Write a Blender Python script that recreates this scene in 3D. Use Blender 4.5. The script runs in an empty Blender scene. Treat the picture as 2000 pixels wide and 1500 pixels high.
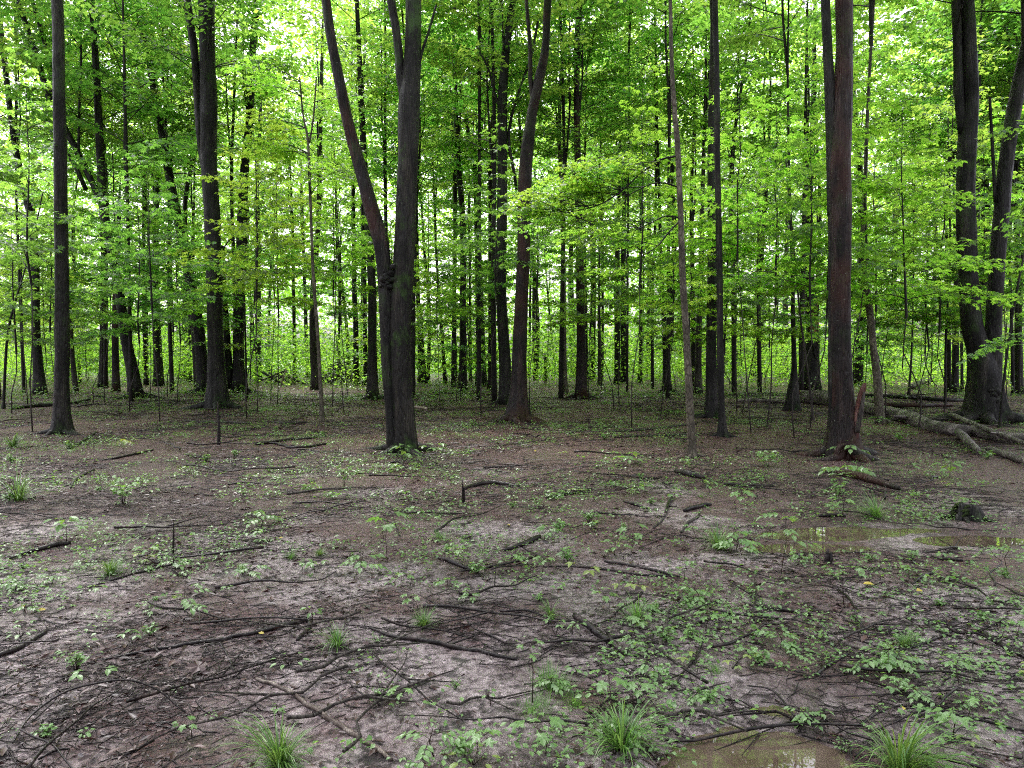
import bpy, math, random
import numpy as np
from math import radians, sin, cos, pi, atan, hypot

# ------------------------------------------------------------------ camera, world, light, exposure
S = bpy.context.scene
C = S.collection
F, CX, CY, YH, CH = 1386.0, 1000.0, 750.0, 695.0, 1.55
PITCH = atan((CY - YH) / F)
cam_d = bpy.data.cameras.new('camera'); cam = bpy.data.objects.new('camera', cam_d); C.objects.link(cam)
cam_d.sensor_width = 36; cam_d.lens = 36 * F / 2000; cam_d.clip_start = .05; cam_d.clip_end = 2000
cam.location = (0, 0, CH); cam.rotation_euler = (pi / 2 - PITCH, 0, 0)
S.camera = cam
SUN_EL, SUN_ROT = radians(58), radians(-25)
w = bpy.data.worlds.new('World'); S.world = w; w.use_nodes = True
nt = w.node_tree; nt.nodes.clear()
sky = nt.nodes.new('ShaderNodeTexSky'); sky.sky_type = 'NISHITA'; sky.sun_disc = False
sky.sun_elevation = SUN_EL; sky.sun_rotation = SUN_ROT; sky.air_density = 1.6; sky.dust_density = 6; sky.ozone_density = 1
hs = nt.nodes.new('ShaderNodeHueSaturation'); hs.inputs['Saturation'].default_value = .22
bg = nt.nodes.new('ShaderNodeBackground'); bg.inputs['Strength'].default_value = .15
wo = nt.nodes.new('ShaderNodeOutputWorld')
nt.links.new(sky.outputs[0], hs.inputs['Color']); tn = nt.nodes.new('ShaderNodeMix'); tn.data_type = 'RGBA'; tn.blend_type = 'MULTIPLY'; tn.inputs[0].default_value = 1; tn.inputs[7].default_value = (.98, .95, 1.06, 1)
nt.links.new(hs.outputs[0], tn.inputs[6]); nt.links.new(tn.outputs[2], bg.inputs['Color']); nt.links.new(bg.outputs[0], wo.inputs['Surface'])
sd = bpy.data.lights.new('sun', 'SUN'); sd.energy = 1.1; sd.angle = radians(18); sd.color = (1, .96, .9)
sun = bpy.data.objects.new('sun', sd); C.objects.link(sun)
sun.rotation_euler = (pi / 2 - SUN_EL, 0, pi - SUN_ROT)   # same direction as the sky's sun
S.view_settings.view_transform = 'Standard'; S.view_settings.look = 'None'
S.view_settings.gamma = 1; S.view_settings.use_curve_mapping = False
S.view_settings.exposure = 2.02
cy = S.cycles
cy.max_bounces = 7; cy.diffuse_bounces = 4; cy.glossy_bounces = 3; cy.transmission_bounces = 6; cy.transparent_max_bounces = 4
cy.caustics_reflective = False; cy.caustics_refractive = False
cy.use_adaptive_sampling = True; cy.adaptive_threshold = .015
cy.filter_width = 1.1
cy.use_denoising = False; cy.denoiser = 'OPENIMAGEDENOISE'; cy.denoising_input_passes = 'RGB_ALBEDO_NORMAL'; cy.denoising_prefilter = 'ACCURATE'
cy.sample_clamp_indirect = 6

# ------------------------------------------------------------------ helpers
R = np.random.default_rng(7)
random.seed(7)

def _hash(ix, iy, s):
    h = (ix.astype(np.int64) * 374761393 + iy.astype(np.int64) * 668265263 + s * 974634777) & 0xffffffff
    h = ((h ^ (h >> 13)) * 1274126177) & 0xffffffff
    return ((h ^ (h >> 16)) & 0xffff) / 65535.0

def vnoise(x, y, s=0):
    x = np.asarray(x, float); y = np.asarray(y, float)
    ix = np.floor(x); iy = np.floor(y); fx = x - ix; fy = y - iy
    fx = fx * fx * (3 - 2 * fx); fy = fy * fy * (3 - 2 * fy)
    ix = ix.astype(np.int64); iy = iy.astype(np.int64)
    a = _hash(ix, iy, s); b = _hash(ix + 1, iy, s); c = _hash(ix, iy + 1, s); d = _hash(ix + 1, iy + 1, s)
    return (a + (b - a) * fx) * (1 - fy) + (c + (d - c) * fx) * fy

def fbm(x, y, s=0, o=4):
    t = 0; a = .5; k = 1.0
    for i in range(o):
        t = t + a * (vnoise(x * k, y * k, s + i) - .5); a *= .5; k *= 2.03
    return t

PUD = [(3.25, 6.08, .95, .36, .042), (3.95, 6.0, .42, .15, .036), (2.35, 5.75, .5, .14, .030),
       (.98, 2.58, .37, .37, .036), (1.22, 3.12, .16, .09, .018), (1.6, 3.2, .13, .06, .014)]
WATER1, WATER2 = -.030, -.030

def gh(x, y):
    x = np.asarray(x, float); y = np.asarray(y, float)
    far = np.clip((y - 2) / 30, 0, 1)
    z = .16 * fbm(x * .16, y * .16, 11, 3) * (.25 + far)
    z = z + .075 * fbm(x * .7, y * .7, 21, 3) * (.5 + .5 * far)
    z = z + .034 * fbm(x * 3.1, y * 3.1, 31, 3)
    for (px, py, rx, ry, dp) in PUD:
        e = ((x - px) / rx) ** 2 + ((y - py) / ry) ** 2
        wob = 1 + .9 * fbm(x * 2.6, y * 3.4, 51, 3)
        k = np.exp(-(e / (1.35 * wob)) ** 2)
        flat = np.exp(-(e / 5.5) ** 2)
        z = z * (1 - .85 * flat) + flat * -.012 - dp * k
    return z + .016 * fbm(x * 13, y * 13, 41, 3)

def ray(px, py):
    v = CY - py; u = px - CX
    return np.array([u, v * sin(PITCH) + F * cos(PITCH), v * cos(PITCH) - F * sin(PITCH)])

def ground(px, py):
    d = ray(px, py); z = 0.
    for _ in range(3):
        t = (z - CH) / d[2] if d[2] < -1e-6 else 1e4
        t = min(t, 64 / d[1]); p = d * t; z = float(gh(p[0], p[1]))
    return np.array([p[0], p[1], z])

def onplane(px, py, Y):
    d = ray(px, py); t = Y / d[1]
    return np.array([d[0] * t, Y, CH + d[2] * t])

def mesh_np(name, V, faces, mats=(), mi=None, smooth=True):
    """faces: list of int arrays (n,k)"""
    V = np.ascontiguousarray(V, dtype=np.float32)
    me = bpy.data.meshes.new(name)
    me.vertices.add(len(V)); me.vertices.foreach_set('co', V.ravel())
    fs = [np.asarray(f, dtype=np.int32) for f in faces if len(f)]
    tot = np.concatenate([np.full(len(f), f.shape[1], dtype=np.int32) for f in fs])
    loops = np.concatenate([f.ravel() for f in fs])
    start = np.concatenate([[0], np.cumsum(tot)[:-1]]).astype(np.int32)
    me.loops.add(len(loops)); me.loops.foreach_set('vertex_index', loops)
    me.polygons.add(len(tot)); me.polygons.foreach_set('loop_start', start); me.polygons.foreach_set('loop_total', tot)
    if mi is not None: me.polygons.foreach_set('material_index', np.asarray(mi, dtype=np.int32))
    me.polygons.foreach_set('use_smooth', np.full(len(tot), bool(smooth)))
    for m in mats: me.materials.append(m)
    me.update(calc_edges=True)
    return me

def link(name, me, parent=None, loc=None, rot=None, scale=None):
    o = bpy.data.objects.new(name, me); C.objects.link(o)
    if parent is not None: o.parent = parent
    if loc is not None: o.location = tuple(float(a) for a in loc)
    if rot is not None: o.rotation_euler = rot
    if scale is not None: o.scale = scale if hasattr(scale, '__len__') else (scale,) * 3
    return o

def tag(o, label=None, cat=None, group=None, kind=None):
    for k, v in (('label', label), ('category', cat), ('group', group), ('kind', kind)):
        if v: o[k] = v
    return o

class MB:
    def __init__(s): s.V = []; s.Q = []; s.T = []; s.n = 0
    def add(s, V, Q=None, T=None):
        if Q is not None and len(Q): s.Q.append(np.asarray(Q) + s.n)
        if T is not None and len(T): s.T.append(np.asarray(T) + s.n)
        s.V.append(V); s.n += len(V)
    def mesh(s, name, mats, smooth=True):
        fs = []
        if s.Q: fs.append(np.concatenate(s.Q))
        if s.T: fs.append(np.concatenate(s.T))
        return mesh_np(name, np.concatenate(s.V), fs, mats, smooth=smooth)

def catmull(P, step):
    P = np.asarray(P, float)
    if len(P) < 2: return P
    A = np.vstack([2 * P[0] - P[1], P, 2 * P[-1] - P[-2]])
    out = []
    for i in range(1, len(A) - 2):
        n = max(1, int(np.linalg.norm(A[i + 1, :3] - A[i, :3]) / step))
        t = (np.arange(n) / n)[:, None]
        p0, p1, p2, p3 = A[i - 1], A[i], A[i + 1], A[i + 2]
        out.append(.5 * ((2 * p1) + (-p0 + p2) * t + (2 * p0 - 5 * p1 + 4 * p2 - p3) * t ** 2 + (-p0 + 3 * p1 - 3 * p2 + p3) * t ** 3))
    out.append(P[-1:])
    return np.vstack(out)

def tube(P, r, n=8, cap=True, wob=0., seed=0, flare=None):
    """P (m,3), r (m,) -> V,Q,T; frames by parallel transport"""
    P = np.asarray(P, float); m = len(P); r = np.broadcast_to(np.asarray(r, float), (m,))
    T = np.gradient(P, axis=0); T /= np.linalg.norm(T, axis=1)[:, None] + 1e-9
    u = np.cross(T[0], [0.31, .95, .02]); 
    if np.linalg.norm(u) < 1e-3: u = np.cross(T[0], [1, 0, 0])
    U = np.zeros((m, 3))
    for i in range(m):
        u = u - T[i] * np.dot(u, T[i]); u /= np.linalg.norm(u) + 1e-9; U[i] = u
    W = np.cross(T, U)
    th = np.arange(n) / n * 2 * pi
    rr = np.repeat(r[:, None], n, 1)
    if wob:
        s = np.concatenate([[0], np.cumsum(np.linalg.norm(np.diff(P, axis=0), axis=1))])
        a = np.cos(th)[None, :] * 1.6 + 7; b = np.sin(th)[None, :] * 1.6
        k = s[:, None]
        rr = rr * (1 + wob * (fbm(a + k * .9 + seed, b + 13.7 + k * .35, seed, 3) * 2.0) + wob * .55 * (fbm(a * 3.5 + 3 + k * .3, b * 3.5 + k * 2.5, seed + 5, 2) * 2))
    if wob and n >= 14: rr = rr * (1 + .07 * (fbm(np.cos(th)[None, :] * 6 + 20 + k * .12, np.sin(th)[None, :] * 6 + k * .35, seed + 9, 2) * 2))
    if flare is not None: rr = rr * flare(P, th)
    V = P[:, None, :] + rr[:, :, None] * (np.cos(th)[None, :, None] * U[:, None, :] + np.sin(th)[None, :, None] * W[:, None, :])
    V = V.reshape(-1, 3)
    i = np.arange(m - 1)[:, None] * n; j = np.arange(n)[None, :]; j2 = (j + 1) % n
    Q = np.stack([i + j, i + j2, i + n + j2, i + n + j], -1).reshape(-1, 4)
    Tr = None
    if cap:
        V = np.vstack([V, P[0], P[-1]]); a = m * n; b = a + 1
        jj = np.arange(n); j2 = (jj + 1) % n
        Tr = np.vstack([np.stack([j2, jj, np.full(n, a)], 1), np.stack([(m - 1) * n + jj, (m - 1) * n + j2, np.full(n, b)], 1)])
    return V, Q, Tr

def norm(a): return a / (np.linalg.norm(a, axis=-1, keepdims=True) + 1e-9)

# leaf templates: x along, y across, z up; unit length
KITE = (np.array([[0, 0, 0], [.42, .36, .05], [1, 0, -.12], [.42, -.36, .05]]), np.array([[0, 2, 1], [0, 3, 2]]))
SHRED = (np.array([[0, 0, 0], [.42, .17, .09], [1, 0, -.10], [.55, -.20, .02]]), np.array([[0, 2, 1], [0, 3, 2]]))
OVAL = (np.array([[0, 0, 0], [.22, .22, .04], [.55, .27, .03], [1, 0, -.15], [.55, -.27, .03], [.22, -.22, .04], [.5, 0, -.02]]),
        np.array([[0, 6, 1], [1, 6, 2], [2, 6, 3], [3, 6, 4], [4, 6, 5], [5, 6, 0]]))
_mo = [(0, 0, 0), (-.10, .16, .0), (.02, .44, -.07), (.17, .27, .02), (.34, .36, .0), (.60, .55, -.12), (.56, .19, .03), (.74, .20, -.02), (1.0, 0, -.16)]
_mo = _mo + [(x, -y, z) for (x, y, z) in _mo[-2:0:-1]]
MAPLE = (np.array(_mo + [(.32, 0, .0)]), np.array([[i, len(_mo), (i + 1) % len(_mo)] for i in range(len(_mo))])[:, [0, 1, 2]])
_m3 = [(0, 0, 0), (.10, .30, 0), (.55, .52, -.10), (.55, .16, .03), (1.0, 0, -.14), (.55, -.16, .03), (.55, -.52, -.10), (.10, -.30, 0)]
TRI = (np.array(_m3), np.array([[0, 3, 1], [1, 3, 2], [0, 4, 3], [0, 5, 4], [0, 7, 5], [7, 6, 5]])[:, ::-1])

def leaves(mb, P, D, N, size, tm):
    """P positions, D tip directions, N normals, size"""
    tv, tf = tm
    n = len(P)
    D = norm(D); N = norm(N - D * (N * D).sum(1, keepdims=True)); B = np.cross(N, D)
    s = np.asarray(size)[:, None, None]
    V = P[:, None, :] + s * (tv[None, :, 0:1] * D[:, None, :] + tv[None, :, 1:2] * B[:, None, :] + tv[None, :, 2:3] * N[:, None, :])
    k = len(tv)
    T = (tf[None] + (np.arange(n) * k)[:, None, None]).reshape(-1, 3)
    mb.add(V.reshape(-1, 3), None, T)

# ------------------------------------------------------------------ materials
def mat(name):
    m = bpy.data.materials.new(name); m.use_nodes = True; t = m.node_tree; t.nodes.clear()
    o = t.nodes.new('ShaderNodeOutputMaterial')
    return m, t, o
def N(t, ty, **kw):
    n = t.nodes.new(ty)
    for k, v in kw.items():
        if k in n.inputs: n.inputs[k].default_value = v
        else: setattr(n, k, v)
    return n
def ramp(t, fac, stops):
    r = t.nodes.new('ShaderNodeValToRGB'); e = r.color_ramp.elements
    while len(e) > 1: e.remove(e[-1])
    e[0].position = stops[0][0]; c = stops[0][1]; e[0].color = (*c, 1) if hasattr(c, '__len__') else (c, c, c, 1)
    for p, c in stops[1:]:
        x = e.new(p); x.color = (*c, 1) if hasattr(c, '__len__') else (c, c, c, 1)
    t.links.new(fac, r.inputs[0]); return r.outputs[0]
def noise(t, vec, scale, detail=4, rough=.55, dist=0):
    n = t.nodes.new('ShaderNodeTexNoise'); n.inputs['Scale'].default_value = scale; n.inputs['Detail'].default_value = detail
    n.inputs['Roughness'].default_value = rough; n.inputs['Distortion'].default_value = dist
    if vec is not None: t.links.new(vec, n.inputs['Vector'])
    return n.outputs['Fac']
def mix(t, fac, a, b, mode='MIX'):
    m = t.nodes.new('ShaderNodeMix'); m.data_type = 'RGBA'; m.blend_type = mode
    for s, v in ((m.inputs[0], fac), (m.inputs[6], a), (m.inputs[7], b)):
        if isinstance(v, (int, float)): s.default_value = v
        elif isinstance(v, tuple): s.default_value = (*v, 1)
        else: t.links.new(v, s)
    return m.outputs[2]
def mapping(t, scale, src='Object'):
    tc = t.nodes.new('ShaderNodeTexCoord'); mp = t.nodes.new('ShaderNodeMapping'); mp.inputs['Scale'].default_value = scale
    t.links.new(tc.outputs[src], mp.inputs[0]); return mp.outputs[0]
def geopos(t):
    return t.nodes.new('ShaderNodeNewGeometry').outputs['Position']

def leaf_mat(name, dark, light, trans_a, trans_b, tf=.5, rough=.38, obj=True, spec=.5):
    m, t, o = mat(name)
    g = t.nodes.new('ShaderNodeNewGeometry'); ri = g.outputs['Random Per Island']
    oi = t.nodes.new('ShaderNodeObjectInfo').outputs['Random']
    base = mix(t, ri, dark, light)
    tr = mix(t, ri, trans_a, trans_b)
    if obj:
        h = N(t, 'ShaderNodeHueSaturation')
        mr = N(t, 'ShaderNodeMapRange'); mr.inputs[3].default_value = .478; mr.inputs[4].default_value = .515
        t.links.new(oi, mr.inputs[0]); t.links.new(mr.outputs[0], h.inputs['Hue'])
        mv = N(t, 'ShaderNodeMapRange'); mv.inputs[3].default_value = .82; mv.inputs[4].default_value = 1.15
        t.links.new(oi, mv.inputs[0]); t.links.new(mv.outputs[0], h.inputs['Value']); t.links.new(tr, h.inputs['Color'])
        tr = h.outputs[0]
    p = N(t, 'ShaderNodeBsdfPrincipled', Roughness=rough); p.inputs['Specular IOR Level'].default_value = spec
    t.links.new(base, p.inputs['Base Color'])
    tl = N(t, 'ShaderNodeBsdfTranslucent'); t.links.new(tr, tl.inputs['Color'])
    ms = N(t, 'ShaderNodeMixShader'); ms.inputs[0].default_value = tf
    t.links.new(p.outputs[0], ms.inputs[1]); t.links.new(tl.outputs[0], ms.inputs[2]); t.links.new(ms.outputs[0], o.inputs[0])
    return m

M = {}
M['leaf'] = leaf_mat('maple_leaf', (.05, .12, .04), (.10, .20, .07), (.22, .50, .06), (.40, .73, .09), .55, .4)
M['leaf_far'] = leaf_mat('far_leaf', (.05, .12, .035), (.10, .20, .06), (.29, .58, .07), (.50, .80, .10), .6, .42)
M['leaf_lime'] = leaf_mat('lime_leaf', (.06, .13, .012), (.09, .18, .02), (.38, .74, .06), (.56, .88, .10), .6, .42)
M['plant'] = leaf_mat('seedling_leaf', (.08, .17, .05), (.17, .29, .10), (.20, .42, .05), (.34, .55, .08), .35, .33)
M['plant_yel'] = leaf_mat('yellowish_leaf', (.13, .21, .05), (.22, .29, .07), (.4, .5, .06), (.5, .5, .08), .35, .4)
M['grass'] = leaf_mat('grass_blade', (.05, .13, .03), (.14, .25, .06), (.16, .38, .05), (.30, .50, .09), .3, .38)
M['yellow'] = leaf_mat('yellow_leaf', (.4, .30, .04), (.5, .42, .06), (.5, .4, .05), (.5, .45, .08), .3, .45)
M['litter'] = leaf_mat('dead_leaf', (.008, .003, .003), (.075, .036, .032), (.03, .015, .012), (.06, .03, .02), .12, .4, obj=False)

def bark(name, c1, c2, c3, moss=.25, lichen=.4, red=0., sx=14, sz=1.6, bump=.55, rough=.55):
    m, t, o = mat(name)
    v = mapping(t, (sx, sx, sz)); v2 = mapping(t, (1, 1, .6)); v3 = mapping(t, (1, 1, 1))
    n1 = noise(t, v, 1.0, 7, .65, .4); n2 = noise(t, v2, 3.2, 4, .6); n3 = noise(t, v3, 42, 3, .6)
    vo = N(t, 'ShaderNodeTexVoronoi', Scale=1.0); vo.feature = 'DISTANCE_TO_EDGE'; t.links.new(mapping(t, (sx * 2.2, sx * 2.2, sz * 2.0)), vo.inputs['Vector'])
    col = ramp(t, n1, [(.30, c1), (.52, c2), (.75, c3)])
    col = mix(t, ramp(t, n2, [(.40, 0.), (.60, .85)]), col, c1)
    col = mix(t, ramp(t, noise(t, v, .45, 4, .6), [(.52, 0.), (.66, .65)]), col, tuple(min(1, x * 1.35) for x in c3))
    col = mix(t, ramp(t, vo.outputs['Distance'], [(0, .75), (.14, 0.)]), col, tuple(x * .45 for x in c1))
    if red: col = mix(t, ramp(t, noise(t, v2, 1.4, 3), [(.48, 0.), (.60, red)]), col, (.05, .015, .009))
    if moss:
        col = mix(t, ramp(t, noise(t, v2, 2.1, 5, .7), [(.54, 0.), (.66, moss)]), col, (.028, .064, .008))
    if lichen:
        col = mix(t, ramp(t, noise(t, v3, 34, 2, .5), [(.70, 0.), (.73, lichen)]), col, (.22, .24, .19))
    p = N(t, 'ShaderNodeBsdfPrincipled', Roughness=rough); p.inputs['Specular IOR Level'].default_value = .22
    t.links.new(col, p.inputs['Base Color'])
    t.links.new(ramp(t, n2, [(.35, rough - .18), (.65, min(1, rough + .15))]), p.inputs['Roughness'])
    add = N(t, 'ShaderNodeMath', operation='ADD'); t.links.new(n1, add.inputs[0])
    mu = N(t, 'ShaderNodeMath', operation='MULTIPLY'); mu.inputs[1].default_value = .5
    t.links.new(ramp(t, vo.outputs['Distance'], [(0, 0.), (.18, 1.)]), mu.inputs[0]); t.links.new(mu.outputs[0], add.inputs[1])
    b = N(t, 'ShaderNodeBump', Strength=bump, Distance=.03); t.links.new(add.outputs[0], b.inputs['Height'])
    b2 = N(t, 'ShaderNodeBump', Strength=.25, Distance=.008); t.links.new(n3, b2.inputs['Height']); t.links.new(b.outputs[0], b2.inputs['Normal'])
    t.links.new(b2.outputs[0], p.inputs['Normal']); t.links.new(p.outputs[0], o.inputs[0])
    return m
M['bark'] = bark('wet_dark_bark', (.0035, .0032, .0026), (.010, .009, .007), (.040, .035, .029), .35, .35)
M['bark_moss'] = bark('mossy_bark', (.005, .0045, .0035), (.014, .012, .009), (.040, .034, .025), .95, .3)
M['bark_red'] = bark('reddish_bark', (.005, .0035, .003), (.015, .009, .0075), (.044, .029, .024), .2, .5, .5)
M['bark_grey'] = bark('grey_brown_bark', (.02, .016, .014), (.045, .037, .031), (.085, .072, .062), .2, .3)
M['bark_pale'] = bark('pale_tan_bark', (.05, .042, .030), (.11, .095, .068), (.19, .165, .125), .1, .2, sx=9, sz=4)
M['bark_log'] = bark('weathered_log', (.05, .041, .038), (.125, .106, .098), (.24, .205, .19), .0, .3, sx=10, sz=10)
M['bark_far'] = bark('far_bark', (.008, .007, .006), (.019, .016, .013), (.042, .036, .029), .2, .0, sx=7, sz=1.2, bump=.4)
M['twig'] = bark('wet_twig', (.007, .005, .005), (.017, .012, .011), (.040, .028, .025), 0, .15, sx=12, sz=12, bump=.2, rough=.38)
M['twig_pale'] = bark('pale_mottled_twig', (.05, .035, .028), (.14, .11, .09), (.30, .26, .22), 0, .4, sx=30, sz=30, bump=.2, rough=.5)
M['wood'] = bark('torn_wood', (.16, .06, .03), (.30, .14, .07), (.42, .26, .15), 0, 0, sx=30, sz=3, bump=.5, rough=.6)
M['heart'] = bark('red_rotten_wood', (.05, .016, .012), (.11, .035, .025), (.20, .12, .10), 0, 0, sx=22, sz=2.5, bump=.5, rough=.55)
M['bare'] = bark('bare_pale_wood', (.22, .17, .13), (.36, .30, .24), (.48, .42, .36), 0, 0, sx=24, sz=3, bump=.3, rough=.6)
M['moss'] = bark('moss_cover', (.02, .035, .008), (.045, .075, .012), (.08, .12, .02), 0, 0, sx=60, sz=60, bump=.9, rough=.9)
M['stem'] = bark('plant_stem', (.02, .014, .010), (.05, .035, .025), (.08, .06, .04), 0, 0, sx=20, sz=20, bump=.1, rough=.5)

def soil():
    m, t, o = mat('wet_forest_floor'); g = geopos(t)
    def mp(s):
        x = t.nodes.new('ShaderNodeMapping'); x.inputs['Scale'].default_value = s; t.links.new(g, x.inputs[0]); return x.outputs[0]
    a = noise(t, g, .55, 5, .6); b = noise(t, g, 3.1, 6, .68, .3); c = noise(t, g, 22, 6, .7, .5); d = noise(t, g, 130, 3, .6)
    mud = ramp(t, c, [(.28, (.022, .014, .016)), (.42, (.17, .13, .132)), (.52, (.38, .31, .31)), (.66, (.56, .48, .48))])
    dark = ramp(t, c, [(.3, (.007, .004, .004)), (.5, (.028, .016, .017)), (.68, (.105, .068, .070))])
    col = mix(t, ramp(t, b, [(.54, 0.), (.62, 1.)]), mud, dark)
    col = mix(t, ramp(t, noise(t, g, 8.5, 5, .7, .6), [(.54, 0.), (.62, .8)]), col, (.010, .007, .007))
    litter = ramp(t, noise(t, g, 38, 5, .75, 1.0), [(.3, (.008, .003, .003)), (.47, (.045, .014, .013)), (.60, (.16, .070, .062)), (.78, (.24, .155, .15))])
    sp = t.nodes.new('ShaderNodeSeparateXYZ'); t.links.new(g, sp.inputs[0])
    yy = N(t, 'ShaderNodeMapRange'); t.links.new(sp.outputs[1], yy.inputs[0]); yy.inputs[1].default_value = 3.5; yy.inputs[2].default_value = 11; yy.inputs[3].default_value = -.06; yy.inputs[4].default_value = .2
    s = N(t, 'ShaderNodeMath', operation='ADD'); t.links.new(noise(t, g, .9, 4, .6), s.inputs[0]); t.links.new(yy.outputs[0], s.inputs[1])
    col = mix(t, ramp(t, s.outputs[0], [(.42, 0.), (.56, .85)]), col, litter)
    big = noise(t, g, .35, 4, .6)
    col = mix(t, ramp(t, big, [(.46, 0.), (.6, .45)]), col, (.020, .010, .009))
    fl = N(t, 'ShaderNodeMapRange'); t.links.new(sp.outputs[1], fl.inputs[0]); fl.inputs[1].default_value = 6; fl.inputs[2].default_value = 12
    fk_ = N(t, 'ShaderNodeMath', operation='MULTIPLY'); t.links.new(fl.outputs[0], fk_.inputs[0]); t.links.new(ramp(t, noise(t, g, 11, 4, .75), [(.52, 0.), (.62, .8)]), fk_.inputs[1])
    col = mix(t, fk_.outputs[0], col, ramp(t, noise(t, g, 60, 2, .5), [(.4, (.16, .10, .095)), (.6, (.07, .03, .026))]))
    alg = N(t, 'ShaderNodeMath', operation='MULTIPLY'); t.links.new(ramp(t, noise(t, g, 1.3, 5, .65), [(.52, 0.), (.68, 1.)]), alg.inputs[0]); t.links.new(ramp(t, noise(t, g, 28, 4, .7), [(.42, 0.), (.62, .6)]), alg.inputs[1])
    col = mix(t, alg.outputs[0], col, (.075, .095, .034))
    # meadow beyond the wood
    mr = N(t, 'ShaderNodeMapRange'); t.links.new(sp.outputs[1], mr.inputs[0]); mr.inputs[1].default_value = 52; mr.inputs[2].default_value = 66
    col = mix(t, mr.outputs[0], col, ramp(t, noise(t, g, 1.2, 5, .7), [(.3, (.06, .13, .02)), (.7, (.14, .23, .04))]))
    p = N(t, 'ShaderNodeBsdfPrincipled'); t.links.new(col, p.inputs['Base Color'])
    t.links.new(ramp(t, b, [(.38, .22), (.52, .48), (.7, .35)]), p.inputs['Roughness'])
    wet = N(t, 'ShaderNodeMapRange'); t.links.new(sp.outputs[1], wet.inputs[0]); wet.inputs[1].default_value = 4; wet.inputs[2].default_value = 14; wet.inputs[3].default_value = .6; wet.inputs[4].default_value = .12
    t.links.new(wet.outputs[0], p.inputs['Specular IOR Level'])
    ad = N(t, 'ShaderNodeMath', operation='ADD'); t.links.new(c, ad.inputs[0])
    mm = N(t, 'ShaderNodeMath', operation='MULTIPLY'); mm.inputs[1].default_value = .35; t.links.new(d, mm.inputs[0]); t.links.new(mm.outputs[0], ad.inputs[1])
    bp = N(t, 'ShaderNodeBump', Strength=1.0, Distance=.06); t.links.new(ad.outputs[0], bp.inputs['Height'])
    t.links.new(bp.outputs[0], p.inputs['Normal']); t.links.new(p.outputs[0], o.inputs[0])
    return m
M['soil'] = soil()

def water():
    m, t, o = mat('muddy_water'); g = geopos(t)
    p = N(t, 'ShaderNodeBsdfPrincipled', Roughness=.012); p.inputs['IOR'].default_value = 1.5
    t.links.new(ramp(t, noise(t, g, 5, 4, .6), [(.35, (.065, .047, .034)), (.65, (.11, .085, .064))]), p.inputs['Base Color'])
    p.inputs['Specular IOR Level'].default_value = .9
    b = N(t, 'ShaderNodeBump', Strength=.04, Distance=.004); t.links.new(noise(t, g, 9, 1), b.inputs['Height']); t.links.new(b.outputs[0], p.inputs['Normal'])
    tr = N(t, 'ShaderNodeBsdfTransparent'); tr.inputs[0].default_value = (.75, .6, .42, 1)
    ms = N(t, 'ShaderNodeMixShader'); ms.inputs[0].default_value = .12
    t.links.new(p.outputs[0], ms.inputs[1]); t.links.new(tr.outputs[0], ms.inputs[2]); t.links.new(ms.outputs[0], o.inputs[0])
    return m
M['water'] = water()
def plain(name, col, rough=.6, var=.25, sc=6):
    m, t, o = mat(name); p = N(t, 'ShaderNodeBsdfPrincipled', Roughness=rough)
    t.links.new(ramp(t, noise(t, geopos(t), sc, 4), [(.3, tuple(c * (1 - var) for c in col)), (.7, tuple(c * (1 + var) for c in col))]), p.inputs['Base Color'])
    t.links.new(p.outputs[0], o.inputs[0]); return m
M['siding'] = plain('painted_siding', (.62, .60, .60), .5, .08)
M['roof'] = plain('roof_shingle', (.26, .22, .23), .8, .2, 3)
M['pane'] = plain('window_pane', (.03, .035, .04), .1, .2)

# ------------------------------------------------------------------ ground
ys = [-40, -30, -22, -15, -10, -6, -3, -1, 0, .8, 1.4]
y = 1.8
while y < 62: ys.append(y); y *= 1.0068
while y < 700: ys.append(y); y *= 1.12
ys = np.array(ys); u = np.linspace(-1, 1, 361)
X = (40 + .95 * np.maximum(ys, 0))[:, None] * (.115 * u + .885 * u ** 5)[None, :]
Yg = np.repeat(ys[:, None], len(u), 1)
Z = gh(X, Yg)
V = np.stack([X, Yg, Z], -1).reshape(-1, 3)
n = len(u); i = np.arange(len(ys) - 1)[:, None] * n; j = np.arange(n - 1)[None, :]
Q = np.stack([i + j, i + j + 1, i + n + j + 1, i + n + j], -1).reshape(-1, 4)
tag(link('ground', mesh_np('ground', V, [Q], [M['soil']])), kind='structure')
def puddle(cx, cyy, rx, ry, z, seed):
    k = 48; th = np.arange(k) / k * 2 * pi
    rr = 1 + .18 * fbm(np.cos(th) * 2 + seed, np.sin(th) * 2, seed, 3)
    V = np.vstack([np.stack([cx + rx * rr * np.cos(th), cyy + ry * rr * np.sin(th), np.full(k, z)], 1), [[cx, cyy, z]]])
    T = np.stack([np.arange(k), (np.arange(k) + 1) % k, np.full(k, k)], 1)
    tag(link('puddle', mesh_np('puddle', V, [T], [M['water']], smooth=False)), kind='structure')
puddle(3.4, 6.0, 1.75, .52, WATER1, 1); puddle(1.12, 2.78, .68, .66, WATER2, 2)

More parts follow.
